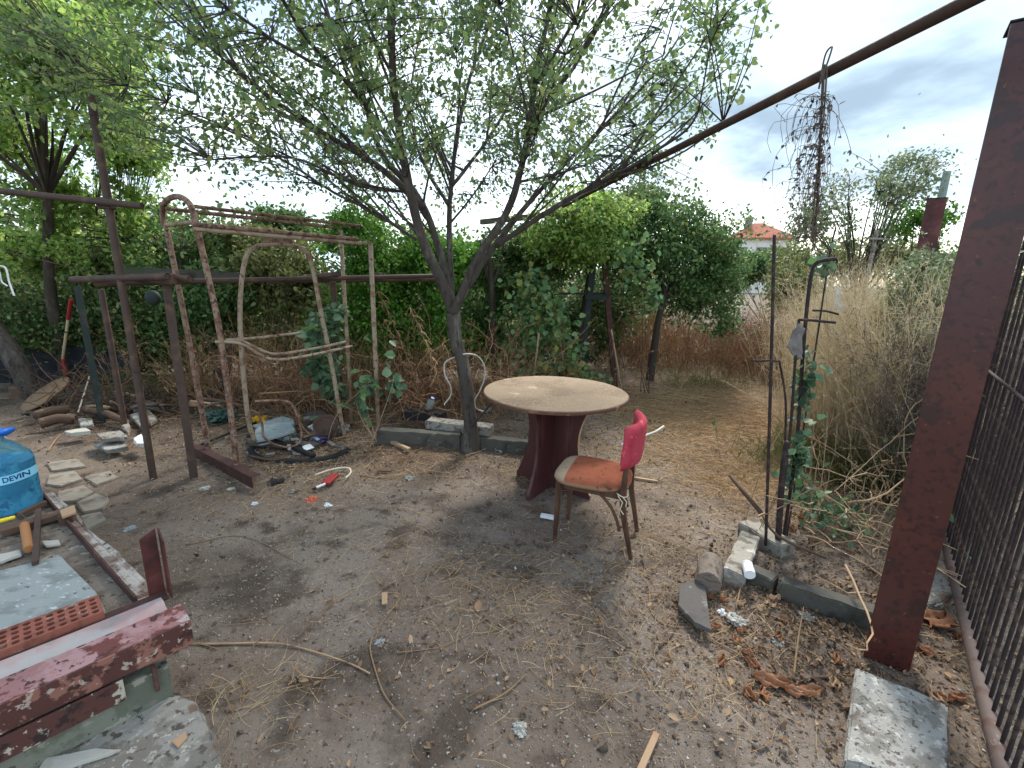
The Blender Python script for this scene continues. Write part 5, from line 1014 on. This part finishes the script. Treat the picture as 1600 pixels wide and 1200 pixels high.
def bottle():
    c = W(2, 785, 2.26); z0 = G(2, 795, .37); c = np.array([z0[0], z0[1], .366]); t = thing('water_bottle', c, 'large blue plastic water bottle with a pale label standing on the platform', 'bottle')
    Rb = .118; c = c+np.array([.045, 0, 0]); zs_ = 1.12; prof = [(.09, 0), (Rb*.98, .012), (Rb, .03), (Rb, .08), (Rb*.97, .09), (Rb, .10), (Rb, .15), (Rb*.97, .16), (Rb, .17), (Rb, .238), (Rb*.94, .262), (.062, .315), (.036, .335), (.034, .36)]
    prof = [(r, z*zs_) for r, z in prof]; MB().lathe(prof, c, 40, .8).build('body', 'blue_clear', t, smooth='all')
    pw = [(.086, .004), (Rb*.955, .014), (Rb*.955, .262), (.001, .263)]; MB().lathe(pw, c, 40, .8).build('water', 'blue_water', t, smooth=True)
    MB().lathe([(.038, .395), (.040, .40), (.040, .43), (.036, .434)], c, 24).build('cap', 'blue_cap', t, smooth=True)
    mb = MB(); hp = [c+np.array([x, y, z]) for x, y, z in ((-.035, -.03, .40), (-.03, -.075, .425), (.03, -.08, .43), (.08, -.03, .43), (.07, .03, .425), (.03, .03, .40))]
    mb.tube(smooth_path(hp, 5), .013, 8).build('carry_handle', 'blue_cap', t, smooth='all')
    n = 60; mb = MB(); z1, z2 = .178, .222; vs = []
    def sq(a, r):
        x, y = math.cos(a), math.sin(a); return (math.copysign(abs(x)**.8, x)*r, math.copysign(abs(y)**.8, y)*r)
    for z in (z1, z2):
        for i in range(n): x, y = sq(2*math.pi*i/n, Rb*1.008); vs.append(c+np.array([x, y, z]))
    mb.add(vs, [(i, (i+1) % n, n+(i+1) % n, n+i) for i in range(n)]); lb = mb.build('label', 'label_pale', t, smooth='all')
    cu = bpy.data.curves.new('lettering', 'FONT'); cu.body = 'DEVIN'; cu.size = .036; cu.extrude = .0004; cu.align_x = 'CENTER'; cu.align_y = 'CENTER'; cu.offset = .0007; cu.resolution_u = 4
    tmp = bpy.data.objects.new('tmp', cu); COL.objects.link(tmp); bpy.context.view_layer.update(); me = bpy.data.meshes.new_from_object(tmp); bpy.data.objects.remove(tmp)
    a0 = math.atan2(-c[1], -c[0])+R(24); V_ = np.array([v.co for v in me.vertices]); out = []
    for x, y, z in V_:
        a = a0+x/Rb; px, py = sq(a, Rb*1.014+z); out.append((c[0]+px, c[1]+py, c[2]+.2+y))
    me.vertices.foreach_set('co', np.array(out, np.float32).ravel()); me.materials.append(M['label_ink'])
    o = link_mesh('lettering', me, t); 
bottle()

# ================================================================= kerb behind the tree, things around
a, b, c_ = G(590, 693)[:2], G(720, 700)[:2], G(838, 712)[:2]
kerb('garden_kerb', a+np.array([0, .06]), b+np.array([0, .05]), .12, .16, 'concrete_dark', 'dark concrete kerb left of the large trunk', -.03, .006)
kerb('garden_kerb', b+np.array([.005, .06]), c_+np.array([0, .07]), .11, .14, 'concrete_dark', 'low concrete kerb between the large trunk and the table', -.03, .006)
a, b = G(668, 664, .15)[:2], G(768, 676, .15)[:2]; kerb('stone_block', a+np.array([0, .05]), b+np.array([0, .05]), .15, .085, 'concrete', 'long grey stone block resting on the kerb behind the large trunk', .115, .006, 'block')
a = G(642, 652, .14)[:2]; kerb('plastic_tray', a+np.array([-.1, .12]), a+np.array([.34, .10]), .20, .09, 'black_plastic', 'black plastic tray on the kerb beside the stone block', .1, .002, 'tray')
def small_bottle(px, py, z, h_, r, lean, m_, lb):
    g = G(px, py, z); t = thing('plastic_bottle', g, lb, 'bottle'); 
    MB().lathe([(r*.8, 0), (r, .01), (r, h_*.35), (r*.9, h_*.45), (r, h_*.55), (r, h_*.7), (r*.4, h_*.88), (r*.35, h_*.92)], (0, 0, 0), 18).build('body', m_, t, True, smooth='all')
    MB().lathe([(r*.42, h_*.9), (r*.45, h_), (r*.2, h_*1.005)], (0, 0, 0), 14).build('cap', 'blue_cap', t, True, smooth=True); t.rotation_euler = lean
small_bottle(668, 640, .18, .17, .04, (R(20), R(25), 0), 'clear_plastic', 'small clear plastic bottle with a blue cap behind the black tray')
def cable(name, pts, r, m_, lb, cat='cable'): return props(MB().tube(smooth_path(pts, 6), r, 8).build(name, m_, smooth='all'), lb, cat)
tY = 4.05
cable('white_cable', [W(694, 632, 4.3), W(704, 618, 4.3), W(704, 604, 4.25), W(695, 585, 4.2), W(696, 566, 4.2), W(712, 558, 4.15), W(728, 553, 4.0), W(745, 556, 4.1), W(756, 570, 4.2), W(757, 590, 4.25), W(750, 610, 4.25), W(742, 625, 4.3), W(744, 638, 4.35), W(756, 643, 4.4)], .0065, 'white_cable', 'white cable looped around the large trunk')
cable('hose_piece', [W(970, 695, 2.95), W(990, 690, 3.05), W(1010, 680, 3.1), W(1025, 674, 3.2), W(1037, 666, 3.3)], .008, 'white_cable', 'short pale hose curving on the path right of the pink backrest', 'hose')
props(MB().tube([W(770, 628, 3.95), W(736, 668, 4.0)], .008, 8).tube([W(770, 628, 3.95), W(774, 622, 3.93)], .009, 8).build('iron_rod', 'rebar'), 'dark rod leaning on the large trunk under the table edge', 'rod')
def crumple(name, px, py, size, m_, lb, cat, seed, z=.0, flat=.6):
    c = G(px, py, z); rng = np.random.default_rng(seed); b = bmesh.new(); bmesh.ops.create_icosphere(b, subdivisions=4, radius=1); P = np.array([v.co for v in b.verts])
    D = 1+.75*(vnoise(P*1.7+seed)-.5)+.9*np.abs(vnoise(P*3.3+seed*2)-.5)*2-.45; P = P*D[:, None]; P[:, 2] *= flat; P += vnoise3(P*6+seed)*.12
    for v, p in zip(b.verts, P): v.co = Vector(p)*size
    me = bpy.data.meshes.new(name); b.to_mesh(me); b.free(); me.materials.append(M[m_]); o = bpy.data.objects.new(name, me); COL.objects.link(o)
    o.location = (c[0], c[1], z+gz(c[0], c[1])+size*flat*.45); o.rotation_euler = (0, 0, seed); return props(o, lb, cat)
crumple('plastic_bag', 778, 701, .06, 'paper', 'crumpled white bag lying right of the large trunk', 'bag', 1)
crumple('plastic_bag', 752, 702, .045, 'clear_plastic', 'bluish clear plastic wrap touching the foot of the large trunk', 'bag', 2)
crumple('paper_wad', 811, 1138, .026, 'paper', 'crumpled white paper wad in the near foreground', 'paper', 3)
crumple('paper_scrap', 757, 640, .07, 'clear_plastic', 'pale plastic wrap behind the table leg', 'bag', 4)
crumple('paper_scrap', 985, 762, .028, 'white_plastic', 'white torn scrap right of the rear chair leg', 'scrap', 5, flat=.3)
crumple('plaster_lump', 1150, 968, .045, 'paper', 'flaky white lump among the dead leaves before the kerb', 'lump', 6)
crumple('paper_scrap', 1128, 955, .02, 'white_plastic', 'small white scrap right of the slate', 'scrap', 7)
crumple('glass_scrap', 1215, 1003, .022, 'clear_plastic', 'round clear glass piece in the dead leaves', 'scrap', 8, flat=.3)
crumple('plaster_lump', 1258, 968, .03, 'concrete_light', 'pale stone chip below the dark kerb', 'stone', 9)
crumple('paper_scrap', 640, 745, .035, 'clear_plastic', 'pale torn plastic scrap on the bare earth left of the large trunk', 'scrap', 10, flat=.25)
crumple('paper_scrap', 512, 789, .025, 'white_plastic', 'white lump just right of the orange scrap', 'scrap', 11, flat=.5)
crumple('paper_scrap', 486, 779, .045, 'orange_plastic', 'flat orange red scrap on the earth below the swing', 'scrap', 12, flat=.12)
crumple('paper_scrap', 458, 768, .022, 'clear_plastic', 'small bluish plastic lump left of the orange scrap', 'scrap', 13)
crumple('plastic_film', 593, 1000, .022, 'clear_plastic', 'clear plastic film scrap beside the long foreground twigs', 'film', 14, flat=.15)
crumple('paper_scrap', 320, 762, .035, 'paper', 'pale crumpled paper beside the square post', 'scrap', 15, flat=.3)
crumple('paper_scrap', 360, 762, .025, 'paper', 'small pale paper at the tip of the angle iron', 'scrap', 16, flat=.3)
crumple('paper_scrap', 398, 785, .018, 'white_plastic', 'tiny white scrap beyond the tip of the angle iron', 'scrap', 17)
crumple('glass_scrap', 202, 825, .035, 'clear_plastic', 'pale glassy shard on the dark damp earth beside the platform', 'shard', 18, flat=.2)
crumple('plastic_film', 922, 910, .012, 'clear_plastic', 'tiny bluish plastic piece in front of the chair', 'film', 19, flat=.4)
def strip(px0, py0, px1, py1, w_, m_, lb, name='strip', cat='strip', h_=.012, z=.008): return props(MB().beam(G(px0, py0, z), G(px1, py1, z), w_, h_).build(name, m_, bevel=.002), lb, cat)
strip(845, 805, 872, 810, .035, 'white_plastic', 'white plastic strip on the earth between table and chair', h_=.02)
strip(601, 944, 601, 926, .028, 'wood_chip', 'flat tan wood offcut lying on the earth in mid foreground', 'wood_chip', 'chip', .008)
strip(1000, 1205, 1026, 1146, .022, 'wood_chip', 'pale splintered wood lath at the bottom edge', 'wood_lath', 'lath', .012)
strip(983, 745, 1028, 752, .022, 'stick', 'short pale stick lying behind the chair', 'stick', 'stick')
strip(815, 790, 853, 800, .014, 'stick_dark', 'dark short stick in front of the table foot', 'stick', 'stick')
strip(728, 712, 752, 704, .02, 'wood_chip', 'flat pale lath at the foot of the large trunk', 'wood_lath', 'lath')
strip(590, 735, 612, 736, .03, 'stick_dark', 'dark short wood piece left of the large trunk', 'stick', 'stick')
strip(590, 680, 640, 703, .035, 'stick', 'brown stick leaning on the end of the concrete kerb', 'stick', 'stick', .03, .02)
# long twigs of the foreground
TW = [([(250, 1005), (330, 1003), (420, 1001), (470, 1008), (540, 1030), (578, 1050)], .006, 'long brown twig reaching in from the platform across the foreground'),
      ([(582, 992), (578, 1010), (588, 1050), (600, 1080), (618, 1105), (633, 1122)], .004, 'long pale curved twig running down the foreground'),
      ([(625, 933), (600, 965), (585, 988)], .0035, 'pale twig beside the tan wood offcut'),
      ([(740, 1108), (790, 1085), (822, 1056)], .0045, 'straight straw coloured twig left of the paper wad'),
      ([(500, 720), (590, 745), (680, 735)], .004, 'thin pale twig between the tyre ring and the trunk'),
      ([(1030, 1010), (1050, 990), (1060, 968)], .006, 'crooked grey stick near the slate'),
      ([(1015, 925), (1018, 955), (1040, 975), (1075, 978), (1115, 965)], .0035, 'thin pale stem curling before the slate'),
      ([(620, 1018), (690, 1008), (745, 985)], .0025, 'thin pale stem in mid foreground'),
      ([(1110, 995), (1170, 1030), (1240, 1105)], .004, 'pale stem running through the dead leaves towards the slab'),
      ([(1150, 950), (1160, 910), (1170, 895)], .0045, 'pale stem rising onto the white pipe piece'),
      ([(700, 900), (730, 870), (762, 845)], .003, 'pale twig lying in the middle of the yard'),
      ([(290, 850), (380, 835), (470, 880)], .003, 'thin twig on the damp earth'),
      ([(270, 1002), (310, 1004), (340, 1010)], .004, 'pale root end below the beam tip'),
      ([(1255, 1060), (1290, 1058), (1326, 1066)], .008, 'dark short stick beside the concrete slab'),
      ([(1240, 1060), (1245, 1010), (1252, 968)], .005, 'thin upright stem beside the pale stone chip'),
      ([(200, 700), (230, 672), (245, 660)], .006, 'pale stick leaning near the tall pipe post'),
      ([(75, 705), (85, 690), (95, 680)], .008, 'pale broken stick on the earth behind the blue bottle'),
      ([(1430, 960), (1420, 1000), (1450, 1040)], .004, 'thin stem behind the tall red post foot')]
for k, (pl, r, lb) in enumerate(TW):
    P = [G(x, y, .004) for x, y in pl]; 
    for j, p in enumerate(P): p[2] = gz(p[0], p[1])+r+(.03 if 'rising' in lb or 'upright' in lb else 0)*j+.006*random.random()
    P = smooth_path(P, 5); props(MB().tube(P, list(np.linspace(r, r*.5, len(P))), 6).build('twig', 'stick_dark' if 'dark' in lb or 'grey' in lb else 'stick' if 'brown' in lb else 'straw', smooth='all'), lb, 'twig')
for px, py, x2, y2, Y, lb in ((668, 600, 590, 455, 4.7, 'tall bent brown dry stalk with a drooping plume right of the swing'), (700, 575, 640, 480, 4.9, 'pale yellow dry stalk leaning towards the bright bush'), (650, 610, 600, 500, 5.0, 'thin reddish dry stalk between the bent stalk and the kerb')):
    p, q = W(px, py, Y), W(x2, y2, Y-.1); p[2] = 0.; rng = np.random.default_rng(px); m_ = (p+q)/2+np.array([.05, 0, .12]); B = bez(p[None], m_[None], q[None], 14); g = [tubes_geo(B, np.linspace(.007, .003, 14)[None], 5)]
    n = 60; i = rng.integers(6, 14, n); s_ = B[0, i]; e_ = s_+np.stack([rng.normal(.02, .035, n), rng.normal(0, .03, n), -rng.uniform(.02, .10, n)], 1); g.append(tubes_geo(bez(s_, (s_+e_)/2+np.array([.01, 0, .02]), e_, 4), np.full((n, 4), .0022), 3))
    v, f = cat_geo(g); props(np_mesh('dry_stalk', v, f, 'weed_brown' if 'brown' in lb or 'reddish' in lb else 'straw'), lb, 'stalk')
# big dead leaves by the right kerb
def big_leaf(px, py, z, L, w_, yaw, m_, lb, seed):
    n, k = 14, 9; mb = MB(); c = G(px, py, z); vs = []
    for i in range(n+1):
        u = i/n; hw = w_*math.sin(math.pi*min(1, u*.98+.02))**.7*(1+.22*math.sin(u*23+seed))
        for j in range(k+1):
            v = j/k*2-1; vs.append((u*L-L/2, v*hw, .18*abs(v)*w_*1.4+.25*L*(u-.5)**2*1.2+.01*math.sin(9*u+5*v+seed)))
    mb.add(vs, [(i*(k+1)+j, (i+1)*(k+1)+j, (i+1)*(k+1)+j+1, i*(k+1)+j+1) for i in range(n) for j in range(k)])
    o = mb.build('dead_leaf', m_, None, True, smooth='all'); o.location = (c[0], c[1], z+gz(c[0], c[1])+.006); o.rotation_euler = (random.uniform(-.2, .2), random.uniform(-.2, .2), yaw)
    sm = o.modifiers.new('thick', 'SOLIDIFY'); sm.thickness = .0008; return props(o, lb, 'leaf')
big_leaf(1205, 1064, .01, .13, .034, R(-15), 'brown_leaf', 'curled brown dead leaf in the litter left of the slab', 1)
big_leaf(1256, 1082, .01, .14, .030, R(-8), 'brown_leaf', 'long ragged orange brown leaf touching the curled dead leaf', 2)
big_leaf(1465, 978, .01, .15, .065, R(30), 'brown_leaf', 'broad orange brown leaf lying between the tall red post and gate', 3)
big_leaf(1450, 945, .02, .11, .03, R(-35), 'paper', 'pale yellowish leaf behind the foot of the tall red post', 4)
rl = random.Random(4)
for k in range(34):      # smaller dead leaves lying between the log, the kerb and the slab
    x, y = (rl.uniform(1110, 1320), rl.uniform(925, 1100)) if k < 20 else (rl.uniform(1235, 1300), rl.uniform(800, 860)) if k < 28 else (rl.uniform(1440, 1500), rl.uniform(990, 1150))
    o = big_leaf(x, y, .004, rl.uniform(.04, .075), rl.uniform(.012, .022), rl.random()*6.28, 'brown_leaf' if k % 3 else 'wood_chip', 'small curled dead leaf lying in the litter around the dark kerb', k)
    o['group'] = 'small dead leaves around the kerb'
# ================================================================= rubbish heap inside the swing
def ring_tube(cx_, cy_, rx, ry, a0, a1, r, m_, name, lb, cat, z=.03, n=30):
    P = []
    for i in range(n+1):
        a = R(a0+(a1-a0)*i/n); x, y = cx_+rx*math.cos(a), cy_+ry*math.sin(a); P.append((x, y, z+gz(x, y)))
    return props(MB().tube(P, r, 10).build(name, m_, smooth='all'), lb, cat)
hc = G(465, 700)
ring_tube(hc[0]+.04, hc[1]+.02, .44, .34, 175, 352, .030, 'black_rubber', 'rubber_ring', 'large black rubber ring half buried in the rubbish under the swing', 'rubber ring', .008)
P = [G(388, 682, .05), G(430, 690, .05), G(490, 712, .04)]; props(MB().tube(smooth_path(P, 5), .024, 10).build('rubber_hose', 'black_rubber', smooth='all'), 'straight dark hose lying inside the black rubber ring', 'hose')
P = [G(300, 700, .03), G(350, 680, .03), G(400, 660, .03)]; props(MB().tube(smooth_path(P, 4), .012, 8).build('rubber_hose', 'black_rubber', smooth='all'), 'thin black hose leading left from the rubbish heap', 'hose')
P = [G(388, 712, .02), G(420, 718, .02), G(460, 717, .02)]; props(MB().tube(smooth_path(P, 4), .012, 8).build('stick', 'stick_dark', smooth='all'), 'brown stick lying inside the black rubber ring', 'stick')
crumple('rubber_scrap', 433, 752, .06, 'black_rubber', 'flat black rubber scrap in front of the rubber ring', 'scrap', 31, flat=.25)
slab('board', [(398, 672), (412, 662), (455, 660), (462, 672), (425, 684), (400, 688)], .14, .02, 'board_blue', 'pale bluish broken board on top of the rubbish heap', 'board', .004, .002, 2)
slab('board', [(395, 664), (440, 650), (458, 655), (460, 662), (410, 672)], .10, .02, 'board_blue', 'second pale board under the broken board in the rubbish heap', 'board', .004, .002, 2)
slab('board', [(385, 684), (470, 688), (500, 692), (480, 700), (390, 694)], .05, .015, 'slate', 'grey flat board at the front of the rubbish heap', 'board', .004, .002, 2)
slab('board', [(476, 645), (500, 640), (516, 650), (500, 658), (482, 655)], .10, .015, 'slate', 'grey board at the back of the rubbish heap beside the bowl', 'board', .003, .002, 2)
slab('white_tile', [(472, 697), (484, 693), (491, 699), (476, 704)], .06, .006, 'white_plastic', 'small bright white tile beside the purple cloth', 'tile', .0, .001, 1)
crumple('purple_cloth', 500, 688, .085, 'purple', 'crumpled purple cloth in the rubbish under the swing', 'cloth', 32, .03, .45)
crumple('yellow_cloth', 405, 655, .07, 'yellow_cloth', 'crumpled yellow cloth at the back of the rubbish heap', 'cloth', 33, .05, .4)
crumple('foil_scrap', 448, 688, .10, 'board_blue', 'crumpled grey foil sheet in the middle of the rubbish heap', 'foil', 34, .03, .3)
crumple('foam_lump', 466, 708, .05, 'paper', 'pale foam lump at the front of the rubbish heap', 'lump', 35)
crumple('foam_lump', 490, 668, .045, 'white_plastic', 'small white lump between the bowl and the boards', 'lump', 36, .08)
crumple('stone', 483, 658, .045, 'concrete', 'light stone beside the bowl in the rubbish heap', 'stone', 37, .08)
g_ = G(510, 672, .09); o = MB().lathe([(.02, 0), (.07, .008), (.105, .04), (.118, .085), (.113, .085), (.10, .045), (.06, .014), (.01, .008)], (0, 0, 0), 28).build('bowl', 'bowl', None, True, smooth='all'); o.location = (g_[0], g_[1], .10); o.rotation_euler = (R(38), R(15), 0); props(o, 'brown bowl tipped on its side in the rubbish heap', 'bowl')
P = [W(x, y, 4.1) for x, y in ((492, 742), (520, 733), (545, 731), (548, 738), (542, 746))]; P = [G(x, y, .03) for x, y in ((492, 742), (520, 733), (543, 731), (548, 738), (540, 747))]
props(MB().tube(smooth_path(P, 5), .007, 7).build('cord', 'string', smooth='all'), 'pale cord curving around the red plastic piece', 'cord')
P0, P1, P2 = G(494, 762, .015), G(508, 756, .02), G(524, 742, .03)
t = thing('broken_brush', P0, 'red plastic piece with a white and black handle on the earth below the swing', 'brush')
MB().tube([P0, P1], .009, 8).build('handle', 'white_plastic', t, smooth=True); MB().beam(P1, P2, .065, .02).build('head', 'red_plastic', t, bevel=.005); MB().tube([P0-(P1-P0)*.35, P0-(P1-P0)*.02], .010, 8).build('tip', 'black_plastic', t, smooth=True)
crumple('paper_scrap', 513, 716, .02, 'white_plastic', 'thin white scrap inside the right side of the rubber ring', 'scrap', 38, flat=.3)
crumple('foil_scrap', 394, 708, .045, 'clear_plastic', 'bluish crumpled wrapper at the left end of the rubbish heap', 'wrapper', 39, flat=.35)
crumple('glass_jar', 537, 672, .05, 'clear_plastic', 'clear crushed plastic cup right of the bowl', 'cup', 40, .04, .8)
crumple('dark_plant', 345, 655, .14, 'teal_leaf', 'dark blue green leafy clump behind the left swing leg', 'plant', 41, .02, .5)

rng_h = np.random.default_rng(5)
for k in range(26):      # small broken bits in the heap, each with its own look
    x, y = hc[0]+rng_h.normal(0, .24), hc[1]+.06+rng_h.normal(0, .15); s_ = rng_h.uniform(.02, .06); m_ = ['stick_dark', 'slate', 'black_plastic', 'board_blue', 'concrete', 'rust_pipe', 'stick'][k % 7]
    mb = MB(); a0 = rng_h.random()*6.28; u_ = np.array([math.cos(a0), math.sin(a0), rng_h.normal(0, .12)]); p_ = np.array([x, y, .03+rng_h.random()*.05])
    mb.beam(p_-u_*s_, p_+u_*s_*(1+rng_h.random()*2), s_*rng_h.uniform(.3, 1), .008+s_*.15)
    o = mb.build('rubbish_piece', m_, bevel=.002, rough=.004, rs=25); props(o, 'small broken piece of rubbish in the heap under the swing', 'rubbish', 'broken pieces in the rubbish heap under the swing')
for k in range(22):
    x, y = -3.9+rng_h.normal(0, .5), 4.9+rng_h.normal(0, .22); s_ = rng_h.uniform(.06, .2); m_ = ['stick_dark', 'wood_old', 'stick_dark', 'slate', 'stick'][k % 5]
    a0 = rng_h.random()*6.28; u_ = np.array([math.cos(a0), math.sin(a0)*.5, rng_h.normal(0, .15)]); p_ = np.array([x, y, .05+rng_h.random()*.10])
    o = MB().tube(smooth_path([p_-u_*s_, p_+np.array([0, 0, .015]), p_+u_*s_*1.6], 3), rng_h.uniform(.008, .028), 7).build('branch_piece', m_, smooth='all', rough=.004, rs=15); props(o, 'short broken branch lying in the debris heap at the far left', 'branch', 'broken branches in the far left debris heap')
# ================================================================= far left corner
o = MB().lathe([(.26, 0), (.27, .008), (.27, .02), (.26, .028)], (0, 0, 0), 40).build('round_board', 'board_tan', None, True, smooth=True); g_ = G(76, 634); o.location = (g_[0], g_[1], .13); o.rotation_euler = (R(28), R(-22), 0); props(o, 'round tan board leaning in the heap at the far left', 'board')
def spade():
    p = W(98, 560, 6.0); q = W(111, 468, 5.7); m_ = p+(q-p)*.68; t = thing('spade', (p[0], p[1], 0), 'upright spade handle with red grip and pale shaft in the left corner', 'spade')
    l_ = p.copy(); l_[2] = -.02
    MB().tube([p, m_], .016, 10).build('shaft', 'spade_wood', t, smooth=True); MB().tube([m_+(q-p)*.005, q], .021, 10).build('grip', 'red_plastic', t, smooth=True)
    MB().tube([l_+np.array([0, 0, .0]), p-(q-p)*.01], .022, 10).build('socket', 'red_plastic', t, smooth=True); lb_ = W(101, 555, 5.95)
spade()
props(MB().prism([(0, 0), (1.9, 0), (1.9, .42), (1.2, .5), (.5, .46), (0, .55)], W(-20, 590, 6.1)*np.array([1, 1, 0]), (1, .05, 0), (0, 0, 1), (0, 1, 0), .03).build('plastic_sheet', 'dark_sheet', sub=5, rough=.05, rs=4), 'dark plastic sheet standing as a low screen in the far left corner', 'sheet')
P = [W(-40, 470, 5.6), W(10, 540, 5.5), W(50, 590, 5.4)]; P[-1][2] = 0.; props(MB().tube(smooth_path(P, 6), [.09]*6+[.11]*7, 12).build('leaning_tree', 'bark', smooth='all', rough=.02, rs=4), 'thick grey tree trunk leaning in from the left edge', 'tree')
g_ = G(42, 622); props(MB().lathe([(.14, 0), (.15, .05), (.14, .17), (.12, .18)], (g_[0], g_[1], -.01), 20).build('stump', 'stick_dark', smooth=True, rough=.015), 'short dark tree stump left of the round board', 'stump')
FS = [([(146, 693), (185, 688), (200, 697), (168, 703)], 'concrete_light', 'flat pale stone slab in the debris, nearest to the tall pipe post'), ([(100, 673), (135, 668), (142, 673), (110, 677)], 'paper', 'thin oval pale piece on the debris left of the slabs'),
      ([(150, 677), (188, 672), (200, 682), (160, 686)], 'concrete', 'broken pale slab leaning in the middle of the debris'), ([(203, 648), (232, 640), (245, 655), (222, 668)], 'concrete_light', 'tilted white slab behind the tall pipe post'),
      ([(190, 665), (198, 652), (204, 668), (200, 676)], 'concrete', 'narrow pale shard left of the tilted white slab'), ([(208, 684), (222, 678), (230, 690), (214, 694)], 'white_plastic', 'small bright white box piece beside the foot of the tall pipe post'),
      ([(122, 654), (142, 652), (146, 664), (126, 666)], 'concrete_light', 'small upright white fragment in the debris')]
for i, (pl, m_, lb) in enumerate(FS): slab('stone_slab', pl, .07+.03*(i % 3), .035, m_, lb, 'slab', .008, .003, 2)
for i, (a, b, r, lb) in enumerate([((55, 650), (105, 640), .045, 'thick brown log at the left of the debris heap'), ((60, 662), (115, 655), .05, 'dark log below the thick brown log'), ((130, 640), (200, 660), .03, 'thin log crossing the debris heap'), ((215, 630), (230, 665), .03, 'curved dark branch leaning behind the tall pipe post')]):
    p, q = G(*a, .08), G(*b, .08); props(MB().tube(smooth_path([p, (p+q)/2+np.array([0, .02, .02]), q], 4), r, 10).build('log', 'stick_dark', smooth='all', rough=.01, rs=8), lb, 'log')
P = [G(122, 645, .05), W(133, 610, 5.0), W(140, 588, 5.0)]; props(MB().tube(P, .008, 6).build('stick', 'string'), 'thin white stick standing up in front of the round board', 'stick')
P = [W(35, 614, 5.0), W(90, 614, 4.95), W(150, 612, 4.9)]; props(MB().tube(smooth_path(P, 3), .005, 6).build('wire', 'rebar'), 'thin wire stretched across the round board', 'wire')
# paving stones beside the platform
PV = [([(90, 768), (130, 758), (148, 768), (120, 782), (88, 784)], 'pale paving stone nearest the platform edge'), ([(118, 785), (150, 770), (172, 778), (160, 795), (130, 800)], 'paving stone left of the damp patch'),
      ([(75, 742), (118, 735), (130, 748), (95, 760), (72, 756)], 'paving stone right of the blue bottle'), ([(130, 745), (172, 735), (185, 745), (150, 758)], 'paving stone at the far end of the pavement'),
      ([(125, 806), (158, 798), (166, 812), (134, 828)], 'lowest paving stone, beside the dark offcut'), ([(70, 722), (120, 716), (135, 728), (80, 735)], 'far paving stone at the edge of the leaf litter')]
for i, (pl, lb) in enumerate(PV): slab('paving_stone', pl, .012, .04, 'flagstone', 'worn grey beige '+lb, 'paving stone', .003, .006, 2)['group'] = 'paving stones beside the platform'
